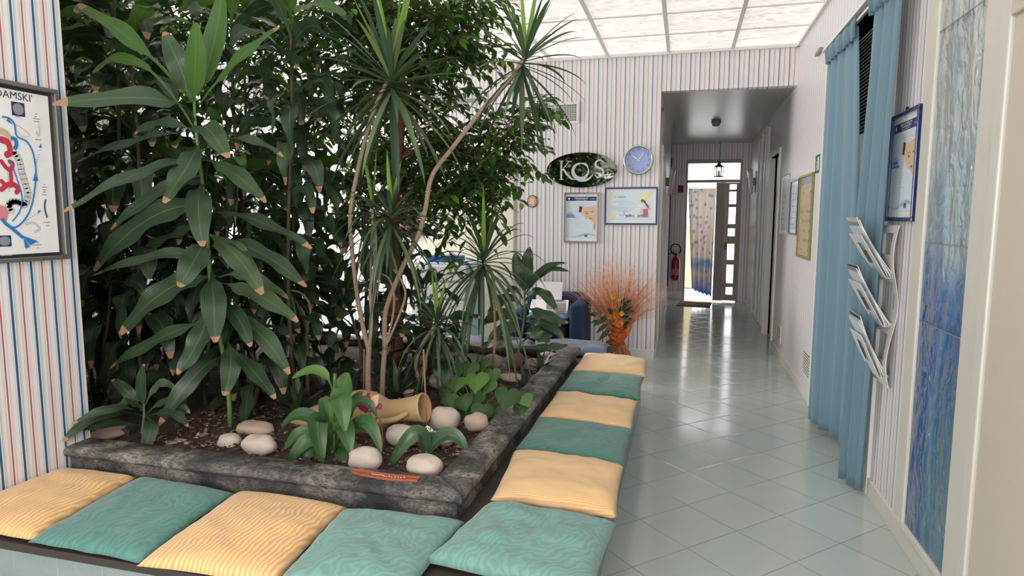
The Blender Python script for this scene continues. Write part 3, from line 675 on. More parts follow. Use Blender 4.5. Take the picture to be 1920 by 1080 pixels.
stem_tube(m, [at(716, 765, Y2), at(718, 700, Y2), at(722, 650, Y2)], .018, .015)
stem_tube(m, [at(722, 655, Y2), at(722, 590, Y2), at(738, 540, Y2), at(760, 490, Y2), at(785, 440, Y2), at(798, 390, Y2), at(810, 330, Y2), at(850, 275, Y2), at(905, 205, Y2), at(960, 145, Y2), at(984, 105, Y2)], .016, .012, k=36)
stem_tube(m, [at(723, 650, Y2), at(745, 600, Y2), at(760, 555, Y2), at(752, 525, Y2), at(738, 505, Y2)], .008, .006, k=20)
stem_tube(m, [at(724, 645, Y2), at(737, 590, Y2), at(738, 545, Y2), at(728, 520, Y2)], .007, .006, k=16)
stem_tube(m, [at(738, 540, Y2), at(727, 520, Y2), at(707, 510, Y2)], .006, .005, k=10)
m.build('cane', 'cane', p, smooth=True)
m = mb(); head(m, at(986, 100, Y2), (.25, 0, 1), 46, .44, .027, 21, .5, 5); m.build('leaf_head', ['strap', 'strap_new'], p, smooth=True)
m = mb(); head(m, at(733, 398, Y2-.1), (0, 0, 1), 50, .38, .023, 22, 1.1, 3); m.build('leaf_head', ['strap', 'strap_new'], p, smooth=True)
YK = 4.05
p = thing('dragon_tree', 'dragon tree with long drooping strap leaves in front of the cream door', 'plant', at(925, 690, YK))
m = mb(); stem_tube(m, [at(922, 690, YK), at(928, 640, YK), at(925, 560, YK), at(908, 490, YK)], .010, .008, k=16); m.build('cane', 'cane', p, smooth=True)
m = mb(); head(m, at(908, 482, YK), (.15, 0, 1), 64, .54, .03, 31, 1.3, 5); m.build('leaf_head', ['strap', 'strap_new'], p, smooth=True)
YJ = 3.7
p = thing('dragon_tree', 'short forked dragon tree with a low drooping head right of the clay jar mouth', 'plant', at(785, 735, YJ))
m = mb(); stem_tube(m, [at(783, 740, YJ), at(785, 705, YJ)], .017, .015, k=4); stem_tube(m, [at(784, 708, YJ), at(780, 680, YJ), at(795, 640, YJ), at(815, 612, YJ)], .013, .011, k=12); stem_tube(m, [at(786, 710, YJ), at(797, 695, YJ), at(800, 670, YJ)], .010, .007, k=6); m.build('cane', 'cane', p, smooth=True)
m = mb(); head(m, at(820, 600, YJ), (.1, 0, 1), 50, .36, .02, 41, 1.4, 4); m.build('leaf_head', ['strap', 'strap_new'], p, smooth=True)
YN = 3.5
p = thing('dragon_tree', 'thin dragon tree with three bent canes curling left of the tall pale one', 'plant', at(576, 720, YN))
m = mb(); stem_tube(m, [at(577, 740, YN), at(576, 670, YN), at(576, 612, YN)], .012, .011, k=8)
for q in [[(576, 615), (582, 575), (565, 550), (540, 543)], [(576, 615), (571, 590), (556, 568), (530, 555)], [(575, 615), (566, 595), (548, 575), (520, 555)]]: stem_tube(m, [at(a, b_, YN) for a, b_ in q], .008, .006, k=12)
m.build('cane', 'cane', p, smooth=True)
m = mb(); head(m, at(530, 545, YN), (-1, 0, .3), 36, .3, .02, 51, 1.2, 2); m.build('leaf_head', ['strap', 'strap_new'], p, smooth=True)

# ------------------------------------------------------------------ fig trees
def ficus(name, label, trunk, blobs, seed, ll=.08, tr=.048):
    rg = random.Random(seed); base = Vector(trunk[0]); base.z = .43
    p = thing(name, label, 'tree', base)
    m = mb(); stem_tube(m, trunk, tr, tr*.6, k=24)
    for (c, r, n_) in blobs:
        k0 = min(trunk, key=lambda q: (Vector(q)-Vector(c)).length+max(0, q[2]-c[2])*2)
        k0 = Vector(k0); c = Vector(c); stem_tube(m, [k0, k0.lerp(c, .5)+Vector((0, 0, .08)), c], tr*.22, .005, k=10, n=6)
    m.build('trunk', 'bark', p, smooth=True)
    m = mb(); lf = mb()
    for (c, r, n_) in blobs:
        c = Vector(c)
        for i in range(int(n_*1.25)):
            d = Vector((rg.gauss(0, 1), rg.gauss(0, 1), rg.gauss(0, .7))).normalized(); a = c+Vector((d.x, d.y, d.z))*r*rg.uniform(.1, .7)
            L_ = rg.uniform(.5, .9)*r*1.1+.08; e = Vector((d.x*.8, d.y*.8, d.z*.4-.35)).normalized()
            q0 = a; q1 = a+d*L_*.5+Vector((0, 0, .02)); q2 = q1+e*L_*.5
            pts = [q0, q1, q2]; m.tube([q0, q0.lerp(q1, .5)+Vector((0, 0, .01)), q1, q2], [.003, .0025, .002, .001], 3, cap=False)
            nl = int(L_/.032)
            for j in range(nl):
                t = (j+.5)/nl; b = (q0.lerp(q1, t*2) if t < .5 else q1.lerp(q2, t*2-1))
                tw = (q2-q0).normalized(); sd = tw.cross(Vector((0, 0, 1))).normalized()*(1 if j % 2 else -1)
                ld = (sd*.8+tw*.5+Vector((rg.uniform(-.3, .3), rg.uniform(-.3, .3), rg.uniform(-.7, .1)))).normalized(); l = ll*rg.uniform(.7, 1.2)
                nn = Vector((rg.uniform(-.5, .5), rg.uniform(-.5, .5), 1)).normalized()
                leafmesh(lf, [b, b+ld*l*.55+Vector((0, 0, .006)), b+ld*l-Vector((0, 0, .012))], l*.46, oval_prof, nn, nx=2, fold=.25, ns=4)
    m.build('twigs', 'bark', p); lf.build('foliage', 'ficus', p, smooth=True)
YG = 4.1
def B(x, y, Y, r, n_): return (tuple(at(x, y, Y)), r, n_)
ficus('weeping_fig', 'weeping fig with a reddish trunk and small glossy leaves reaching right over the wall vent',
      [tuple(at(*q)) for q in [(745, 700, YG), (742, 560, YG), (738, 420, YG), (745, 300, YG), (752, 200, YG), (748, 90, YG), (740, 20, YG)]],
      [B(700, 20, 4.0, .35, 46), B(780, 40, 4.1, .35, 50), B(620, 40, 4.1, .3, 40), B(850, 20, 4.0, .26, 34), B(840, 95, 4.0, .28, 38), B(760, 120, 4.2, .3, 40), B(680, 110, 4.3, .3, 34), B(900, 300, 4.2, .3, 44), B(840, 270, 4.3, .28, 40), B(955, 260, 4.1, .2, 28), B(995, 215, 4.1, .15, 16), B(870, 370, 4.2, .26, 36), B(820, 330, 4.4, .25, 30), B(905, 345, 4.2, .17, 18), B(800, 200, 4.3, .26, 26), B(780, 300, 4.5, .3, 30), B(800, 440, 4.5, .25, 20), B(640, 190, 4.5, .3, 30), B(690, 260, 4.6, .3, 30), B(620, 330, 4.8, .3, 24), B(720, 400, 4.7, .3, 26)], 5)
YQ = 4.6
ficus('weeping_fig', 'weeping fig behind the corn plants at the top left with small bright leaves',
      [tuple(at(*q)) for q in [(330, 690, YQ), (345, 520, YQ), (330, 350, YQ), (310, 180, YQ), (300, 60, YQ)]],
      [B(150, 30, 4.3, .3, 40), B(230, 20, 4.4, .35, 44), B(330, 30, 4.5, .35, 40), B(430, 20, 4.5, .35, 40), B(180, 110, 4.6, .35, 34), B(290, 120, 4.7, .35, 34), B(420, 120, 4.7, .35, 34), B(520, 80, 4.7, .35, 34), B(160, 220, 4.7, .35, 30), B(260, 300, 4.9, .4, 34), B(400, 260, 4.8, .4, 34), B(540, 200, 4.8, .35, 30), B(560, 60, 4.5, .3, 34)], 6)

# ------------------------------------------------------------------ small plants in front
Yl = 2.62
p = thing('peace_lily', 'bushy peace lily with broad veined leaves in front of the clay jar', 'plant', at(622, 865, Yl))
m = mb()
for tx, ty in [(600, 800), (640, 780), (625, 760), (590, 840), (650, 830)]: stem_tube(m, [at(622, 868, Yl), at((622+tx)/2, ty+35, Yl), at(tx, ty, Yl)], .004, .003, k=6, n=5)
m.build('stems', 'stem', p, smooth=True)
m = mb(); px_leaves(m, [((622, 850), (616, 712), (548, 709), 20, -.05, 1, .5), ((625, 840), (640, 745), (654, 700), 42, .05, 1, .15), ((622, 845), (634, 745), (647, 808), 42, -.18, 0, .4), ((620, 835), (596, 790), (605, 868), 40, -.15, 0, .25), ((620, 840), (578, 780), (528, 800), 30, -.05, 0, .2), ((618, 850), (582, 825), (538, 874), 30, -.12, 0, .2), ((630, 845), (642, 800), (657, 848), 40, -.15, 0, .25), ((630, 835), (668, 755), (706, 780), 22, .02, 0, .3), ((632, 845), (680, 790), (714, 848), 28, -.1, 0, .25), ((618, 848), (575, 810), (534, 842), 26, -.08, 0, .2), ((622, 840), (612, 770), (606, 745), 32, .06, 0, .2), ((620, 850), (640, 850), (636, 885), 26, -.1, 0, .2), ((618, 852), (602, 850), (596, 884), 24, -.1, 0, .2), ((625, 845), (660, 800), (690, 810), 26, .05, 0, .2), ((620, 850), (585, 845), (560, 880), 24, -.1, 0, .2), ((626, 848), (650, 830), (672, 862), 26, -.05, 0, .2), ((620, 845), (600, 800), (575, 770), 28, .08, 0, .2), ((626, 845), (655, 770), (680, 735), 26, .1, 0, .2)], Yl, prof=None, tip=None, wave=.05, fold=.3, pet=.1)
m.build('foliage', ['lily', 'leaf_new'], p, smooth=True)
m = mb(); stem_tube(m, [at(627, 850, Yl-.04), at(626, 770, Yl-.04), at(628, 700, Yl-.04)], .005, .009, k=8); m.build('flower_bud', 'leaf_new', p, smooth=True)

p = thing('orchid', 'wilting orchid with a dark pink flower on a thin brown stem before the jar', 'plant', at(710, 850, 2.66)); Yo = 2.66
m = mb(); stem_tube(m, [at(714, 850, Yo), at(704, 810, Yo), at(692, 770, Yo)], .0035, .002, k=8, n=5); stem_tube(m, [at(718, 845, Yo), at(716, 800, Yo), at(708, 782, Yo), at(704, 790, Yo)], .003, .002, k=8, n=5); m.build('stem', 'bamboo', p, smooth=True)
m = mb()
for (a, b_, c, w_) in [((692, 772), (684, 758), (678, 756), 10), ((692, 770), (698, 760), (704, 752), 14), ((693, 772), (702, 766), (706, 770), 14), ((692, 772), (690, 780), (694, 790), 10), ((692, 770), (685, 768), (677, 764), 10), ((696, 765), (690, 755), (694, 750), 8)]: px_leaves(m, [((692, 772), tuple(692+(p_-q_)*1.5 for p_, q_ in ((b_[0], 692),)) + (772+(b_[1]-772)*1.5,), (692+(c[0]-692)*1.6, 772+(c[1]-772)*1.6), w_*1.5, rnd.uniform(-.03, .02), rnd.choice([0, 0, 1]))], Yo, prof=oval_prof, tip=None, ns=5)
m.build('flower', [mat('wine_petal', '8c1c44', .6), mat('cream_petal', 'c9ab86', .6)], p, smooth=True)

p = thing('orchid', 'orchid plant of thick arching leaves lying between the white stones', 'plant', at(798, 850, 2.68)); Yo = 2.68
m = mb(); px_leaves(m, [((800, 852), (780, 812), (733, 872), 30, -.1, 0, .05), ((800, 850), (840, 815), (873, 842), 30, .0, 0, .05), ((800, 845), (806, 820), (830, 828), 22, .1, 0, .05), ((799, 848), (792, 822), (815, 816), 18, .1, 0, .05)], Yo, prof=lambda t: max(.1, math.sin(math.pi*(t*.8+.14))**.6), tip=None, wave=0, fold=.35)
m.build('foliage', 'orchleaf', p, smooth=True)
m = mb(); m.tube([at(799, 868, Yo), at(799, 845, Yo)], [.010, .008], 8); m.build('stem', 'stem', p, smooth=True)

def heart_leaf(m, base, tip_c, size, nrm, mi=0):
    """tip_c: centre of the blade"""
    nrm = Vector(nrm).normalized(); dn = Vector((rnd.uniform(-.5, .5), -.15, -1)); dn = (dn-nrm*dn.dot(nrm)).normalized(); sd = dn.cross(nrm)
    out = []
    for k in range(24):
        a = 2*math.pi*(k+.5)/24; x = math.sin(a)**3*.5; y = (13*math.cos(a)-5*math.cos(2*a)-2*math.cos(3*a)-math.cos(4*a))/30
        out.append((x, y*1.15 if y < 0 else y))
    c = m.V(tip_c); rr = []
    for s in (.5, 1):
        rr.append([m.V(tip_c+sd*(x*size*s)+dn*((-y)*size*s)+nrm*(-.15*size*s*s*abs(x)*2-.1*size*s*max(0, -y))) for x, y in out])
    for k in range(24):
        k2 = (k+1) % 24; m.Fc((c, rr[0][k], rr[0][k2]), mi); m.Fc((rr[0][k], rr[1][k], rr[1][k2], rr[0][k2]), mi)
YH = 3.35; bs = at(895, 800, YH); bs.z = .44
p = thing('arrowhead_plant', 'low plant with bright heart-shaped leaves beside the right planter rim', 'plant', bs)
m = mb(); st = mb()
for (x, y, sz, dy, mi) in [(893, 712, 40, -.05, 1), (912, 722, 34, 0, 1), (951, 742, 42, -.15, 0), (868, 752, 34, -.1, 0), (925, 775, 36, -.1, 0), (855, 718, 34, .1, 0), (985, 748, 26, -.12, 0), (880, 688, 34, .2, 0), (905, 770, 36, -.2, 0), (940, 790, 30, -.1, 0), (845, 750, 30, 0, 0), (890, 745, 34, .05, 0), (870, 780, 32, -.1, 0), (905, 680, 30, .3, 0), (925, 700, 30, .3, 0), (860, 690, 28, .3, 0), (975, 765, 28, -.1, 0), (835, 735, 28, .1, 0), (838, 770, 28, -.1, 0)]:
    c = at(x, y, YH+dy); heart_leaf(m, bs, c, sz/F_PX*YH*1.25, (rnd.uniform(-.4, .4), -.7, .7), mi); stem_tube(st, [bs+Vector((rnd.uniform(-.03, .03), rnd.uniform(-.03, .03), 0)), bs.lerp(c, .6)+Vector((0, .03, .04)), c], .0025, .002, k=6, n=4)
st.build('stems', 'stem', p, smooth=True); m.build('foliage', ['heart', 'leaf_new'], p, smooth=True)

def rosette(label, x, y, Y, n_, ll, W, mat_, seed, name='bromeliad', z=.44):
    rg = random.Random(seed); c = at(x, y, Y); c.z = z
    m = mb()
    for i in range(n_):
        az = i*2.4+rg.uniform(-.3, .3); el = R(80-60*i/n_); d = Vector((math.cos(az)*math.cos(el), math.sin(az)*math.cos(el), math.sin(el))); l = ll*rg.uniform(.7, 1.1)
        leafmesh(m, [c, c+d*l*.6, c+d*l+Vector((0, 0, -l*.3*i/n_))], W, strap_prof, Vector((0, 0, 1))+d*-.2, nx=2, fold=.3, ns=7)
    p = thing(name, label, 'plant', c); m.build('foliage', mat_, p, smooth=True); return p
rosette('dark bromeliad standing between the clay jar body and the dragon tree canes', 745, 745, 3.55, 14, .26, .04, 'leaf', 3)
rosette('grassy green tuft under the drooping dragon tree before the cream door', 885, 680, 3.9, 26, .24, .022, 'lily', 4, 'spider_plant')
rosette('small grassy tuft between the stones and the short forked dragon tree', 845, 745, 3.5, 18, .22, .03, 'leaf', 7, 'spider_plant')
rosette('flat dark rosette on the soil beside the stone group', 560, 780, 3.1, 16, .25, .04, 'leaf_dark', 9)
rosette('low dark rosette at the far right soil by the grey stone', 1015, 672, 4.45, 9, .2, .045, 'leaf_dark', 12)
rosette('low dark rosette behind the arrowhead plant near the right rim', 985, 715, 3.95, 9, .16, .045, 'leaf_dark', 13)

# stakes and tag
for (a, b_, Y, lb, cat) in [((803, 860), (794, 655), 2.95, 'brown bamboo stake rising from the plant tag right of the jar mouth', 'stake'), ((681, 745), (683, 655), 3.35, 'short bamboo stake behind the jar body', 'stake'), ((432, 780), (428, 640), 2.95, 'bamboo stake behind the tall corn plant stem', 'stake'), ((922, 700), (930, 560), 3.9, 'dark thin stake beside the drooping dragon tree', 'stake')]:
    p0 = at(*a, Y); p1 = at(*b_, Y); p0.z = min(p0.z, .44); m = mb(); m.tube([p0, p0.lerp(p1, .5), p1], .0045, 7); m.build('plant_stake', 'bamboo', smooth=True, tagd=T(lb, cat))
c = at(800, 815, 2.86); X = Matrix.Translation(c) @ Matrix.Rotation(R(8), 4, 'Y') @ Matrix.Rotation(R(-14), 4, 'X') @ Matrix.Rotation(R(90), 4, 'X')
m = mb(X); m.poly([(-.018, -.06), (.024, -.06), (.028, .03), (-.004, .045), (-.02, .03)], 0, 0, .001)
for _ in range(26): x = rnd.uniform(-.014, .018); y = rnd.uniform(-.05, .03); m.rect(x, y, x+.005, y+.006, .0006, rnd.choice([1, 2, 3]))
m.poly([(-.03, -.055), (-.022, -.055), (-.026, .03), (-.034, .03)], 0, 0, .001)
m.build('plant_tag', ['p_white', 'p_dark', 'p_yellow', 'lily'], tagd=T('white printed plant tag with a dark picture stuck in the soil', 'tag'))

# ------------------------------------------------------------------ stones
def stone(x, y, Y, rx, ry, rz, label, mt, seed, rot=0, zc=None):
    c = at(x, y, Y); m = mb(); nu, nv = 22, 14; ring = []
    for j in range(nv+1):
        ph = -math.pi/2+math.pi*j/nv; row = []
        for i in range(nu):
            th = 2*math.pi*i/nu; d = Vector((math.cos(ph)*math.cos(th), math.cos(ph)*math.sin(th), math.sin(ph)))
            s = 1+.16*noise.noise(d*1.4+Vector((seed*7, 0, 0)))+.05*noise.noise(d*3.5+Vector((seed, 3, 0)))
            e = Vector((math.copysign(abs(d.x)**.85, d.x), math.copysign(abs(d.y)**.85, d.y), math.copysign(abs(d.z)**.9, d.z)))
            q = Vector((e.x*rx*s, e.y*ry*s, e.z*rz*s)); q.rotate(Quaternion((0, 0, 1), rot)); row.append(m.V(c+q))
        ring.append(row)
    for j in range(nv):
        for i in range(nu): m.Fc((ring[j][i], ring[j][(i+1) % nu], ring[j+1][(i+1) % nu], ring[j+1][i]))
    return m.build('stone', mt, smooth=True, tagd=T(label, 'stone'))
stone(685, 860, 2.50, .078, .06, .052, 'rounded white stone just behind the clay stick', 'stone', 1)
stone(797, 874, 2.46, .082, .06, .048, 'white oval stone nearest the planter corner', 'stone', 2, -.2)
stone(755, 816, 2.8, .086, .065, .05, 'smooth pinkish white oval stone in front of the jar mouth', 'stone', 3, .2)
stone(822, 822, 2.86, .088, .06, .03, 'flat pale stone half hidden behind the orchid leaves', 'stone', 4)
stone(833, 787, 3.08, .085, .07, .066, 'large white angular stone behind the plant tag', 'stone', 5)
stone(893, 792, 3.06, .062, .055, .048, 'round pinkish stone next to the right planter rim', 'stonep', 6)
stone(486, 834, 2.55, .084, .06, .052, 'large whitish stone in front of the group of three', 'stone', 7)
stone(430, 830, 2.6, .06, .05, .043, 'left stone of the group of three by the front rim', 'stone', 8)
stone(477, 803, 2.78, .105, .06, .035, 'flat pinkish stone lying behind the group of three', 'stonep', 9)
stone(335, 833, 2.56, .08, .05, .022, 'flat chipped pale stone half buried near the left front rim', 'stone', 10)
stone(377, 816, 2.68, .03, .02, .014, 'tiny pale stone right of the half buried one', 'stone', 11)
stone(345, 777, 3.0, .05, .04, .028, 'grey stone further back at the left of the soil', 'stoneg', 12)
stone(205, 812, 2.55, .08, .11, .022, 'long pale flat stone at the planter left end by the wall edge', 'stonep', 13, 0)
stone(770, 738, 3.6, .05, .04, .03, 'pinkish grey stone behind the jar mouth', 'stonep', 14)
stone(832, 715, 3.75, .11, .07, .05, 'broad brownish stone behind the stone with the tag', 'stoneg', 15)
stone(925, 678, 4.25, .07, .05, .05, 'grey stone left of the round brown pot', 'stoneg', 16)
stone(998, 684, 4.48, .055, .05, .045, 'grey stone right of the round brown pot', 'stoneg', 17)
stone(960, 708, 4.1, .09, .05, .025, 'flat pinkish stone in front of the round brown pot', 'stonep', 18)
stone(888, 745, 3.6, .05, .04, .03, 'small grey stone under the heart-shaped leaves', 'stoneg', 19)
stone(1028, 665, 4.75, .06, .05, .02, 'flat stone at the far right corner of the soil', 'stonep', 20)

# clay jar lying on its side
Yj = 3.0
A = at(550, 794, Yj+.02); Bp = at(797, 764, Yj-.02); ax = (Bp-A); Lj = ax.length; ax.normalize()
zx = ax; xx = Vector((0, 1, 0)); xx = (xx-zx*xx.dot(zx)).normalized(); yx = zx.cross(xx)
X = Matrix((( xx.x, yx.x, zx.x, A.x), (xx.y, yx.y, zx.y, A.y), (xx.z, yx.z, zx.z, A.z), (0, 0, 0, 1)))
p = thing('clay_jar', 'sand-coloured clay amphora lying on its side on the soil', 'jar', (A+Bp)/2-Vector((0, 0, .1)))
m = mb(); m.lathe([(.0, .004), (.045, .0), (.052, .01), (.07, .08*Lj/.6), (.108, .2*Lj/.6), (.13, .28*Lj/.6), (.134, .33*Lj/.6), (.115, .385*Lj/.6), (.078, .43*Lj/.6), (.062, .45*Lj/.6), (.06, .5*Lj/.6), (.065, .55*Lj/.6), (.073, .585*Lj/.6), (.077, .595*Lj/.6), (.074, .6*Lj/.6), (.062, .595*Lj/.6), (.055, .5*Lj/.6), (.05, .4*Lj/.6), (.0, .35*Lj/.6)], 40, X, cap=False)
m.build('body', 'clay', p, smooth=True)
m = mb(); h = [X @ Vector(q) for q in [(-.095, -.0, .39*Lj/.6), (-.125, -.01, .42*Lj/.6), (-.128, -.014, .47*Lj/.6), (-.115, -.012, .52*Lj/.6), (-.062, 0, .55*Lj/.6)]]; stem_tube(m, h, .017, .014, k=14, n=10); m.build('handle', 'clay', p, smooth=True)

# reddish clay stick on the rim
m = mb(); a = at(660, 876, 2.30); a.z = .506; q = [a, Vector((a.x+.07, a.y-.012, .507)), Vector((a.x+.17, a.y-.022, .507)), Vector((a.x+.30, a.y-.012, .508))]
pts = []; prev = None
for k in range(17):
    t = k/16; s = t*3; i0 = min(int(s), 2); pp = q[i0].lerp(q[i0+1], s-i0); wd = (.007+.012*min(1, t*4))*(1 if t < .93 else .75); z0 = pp.z-.005; row = [m.V((pp.x, pp.y-wd, z0)), m.V((pp.x, pp.y-wd, z0+.011)), m.V((pp.x, pp.y-wd*.4, z0+.008)), m.V((pp.x, pp.y+wd*.4, z0+.008)), m.V((pp.x, pp.y+wd, z0+.012)), m.V((pp.x, pp.y+wd, z0))]
    if prev:
        for j in range(6): m.Fc((prev[j], row[j], row[(j+1) % 6], prev[(j+1) % 6]))
    else: m.Fc(row[::-1])
    prev = row
m.Fc(prev)
cs = thing('incense_holder', 'flat reddish clay incense holder with white smears lying on the planter rim', 'holder', a); m.build('tray', 'terra', cs)
m = mb()
for k in range(14): t = .42+.032*k; s = t*3; i0 = min(int(s), 2); pp = q[i0].lerp(q[i0+1], s-i0); m.tube([pp+Vector((0, rnd.uniform(-.004, .004), .0035)), pp+Vector((.006, rnd.uniform(-.005, .005), .0038))], .0012, 4)
m.build('smears', 'p_white', cs)

# ------------------------------------------------------------------ things on the back wall
def vent(x0, x1, z0, z1, label):
    W, Hh = x1-x0, z1-z0; Mx = wallM('back', x0, YB, z0); p = thing('wall_vent', label, 'vent', (x0, YB, z0))
    m = mb(Mx); frame_ring(m, W, Hh, .028, 0, .014); m.box(W*.5-.008, W*.5+.008, .02, Hh-.02, 0, .012); m.build('frame', 'white', p, bevel=.002)
    m = mb(Mx); m.box(.028, W-.028, .028, Hh-.028, .0005, .002); m.build('duct_shade', 'dark', p)  # flat black sheet painted as the shade behind the grille
    m = mb(Mx); n = 26
    for k in range(1, n): x = .028+(W-.056)*k/n; m.box(x-.0028, x+.0028, .028, Hh-.028, .004, .009)
    for k in range(1, 9): y = .028+(Hh-.056)*k/9; m.box(.028, W-.028, y-.0028, y+.0028, .005, .010)
    m.build('grille', 'white', p)
vent(-1.68, -1.15, 2.56, 2.79, 'white square-grid air vent high on the back wall right of the fig leaves')
vent(-4.42, -3.92, 2.56, 2.79, 'white grid air vent glimpsed through leaves at the left of the back wall')

# KOS oval mirror sign
cx, cz = -1.11, 2.055; Mx = wallM('back', cx, YB, cz)
p = thing('mirror_sign', 'oval mirror sign with silver letters KOS on the striped back wall', 'sign', (cx, YB, cz))
m = mb(Mx); m.disc(0, 0, .392, .19, .022, 0, 64, .018); m.build('oval_mirror', 'gloss', p)
m = mb(Mx); d = .024
def arc(cx_, cy, rx, ry, a0, a1, n_=28, rot=0):
    out = []
    for k in range(n_+1):
        a = R(a0+(a1-a0)*k/n_); x, y = rx*math.cos(a), ry*math.sin(a); out.append((cx_+x*math.cos(rot)-y*math.sin(rot), cy+x*math.sin(rot)+y*math.cos(rot)))
    return out
# K
m.rect(-.235, -.1, -.215, .1, d); m.rect(-.25, -.104, -.2, -.097, d); m.rect(-.25, .097, -.2, .104, d)
m.stroke([(-.215, .0), (-.14, .095)], [.008, .008], d+.0003); m.rect(-.165, .094, -.11, .1, d)
m.stroke([(-.2, .01), (-.165, -.04), (-.11, -.095), (-.07, -.105)], [.022, .024, .02, .004], d+.0005); m.rect(-.1, -.105, -.06, -.1, d)
# O as crescent swirl
o = arc(-.01, -.01, .085, .082, 60, 400, 40); m.stroke(o, [.006+.034*math.sin(math.pi*k/40)**1.2 for k in range(41)], d+.0008)
m.stroke(arc(.0, .0, .075, .072, 10, 95, 14), [.004+.02*math.sin(math.pi*k/14) for k in range(15)], d+.001)
sw = arc(.01, -.0, .125, .115, 215, 340, 30); m.stroke(sw, [.003+.024*math.sin(math.pi*k/30) for k in range(31)], d+.0013)
# S
s_ = arc(.195, .06, .042, .042, 30, 230, 18)+arc(.19, -.03, .048, .05, 60, -150, 20); m.stroke(s_, [.006+.017*math.sin(math.pi*min(1, k/(len(s_)-1)))**.8 for k in range(len(s_))], d+.0016)
m.rect(.228, .06, .234, .1, d); m.build('lettering', 'p_lgrey', p)

# clock
cx, cz = -.5, 2.153; Mx = wallM('back', cx, YB, cz); p = thing('wall_clock', 'round silver-rimmed wall clock with a light blue face above the blue frame', 'clock', (cx, YB, cz))
m = mb(Mx); m.lathe([(.12, 0), (.158, 0), (.16, .02), (.155, .035), (.143, .038), (.138, .03), (.138, .012)], 48, cap=False); m.build('rim', 'chrome', p, smooth=True)
m = mb(Mx); m.disc(0, 0, .142, .142, .014, 0, 48); m.build('face', mat('clock_face', '9db4e8', .4, var=.03), p)
for k in range(1, 13): m = mb(Mx); a = R(90-30*k); m.text(str(k), .034, .115*math.cos(a), .115*math.sin(a)-.011, .0155); m.build('numeral', 'p_navy', p)
for nm, ang, ln, wd in (('hour_hand', 52, .075, .007), ('minute_hand', 145, .075, .007)):
    m = mb(Mx @ Matrix.Rotation(R(ang), 4, 'Z')); m.box(-.018, ln+.012, -wd/2, wd/2, .018, .0195); m.build(nm, 'p_white', p)

# plaque 8
cx, cz = -1.667, 1.717; Mx = wallM('back', cx, YB, cz); p = thing('number_plaque', 'small oval plaque with number 8 on the back wall', 'plaque', (cx, YB, cz))
m = mb(Mx); m.disc(0, 0, .059, .07, .008, 0, 32, .007); m.build('rim', mat('plaque_rim', '4f4a72', .5), p)
m = mb(Mx); m.disc(0, 0, .05, .061, .0095, 0, 32, .002); m.build('plate', mat('plaque_plate', 'd9a483', .5), p)
m = mb(Mx); m.text('8', .095, 0, -.034, .011); m.build('digit', 'p_white', p)

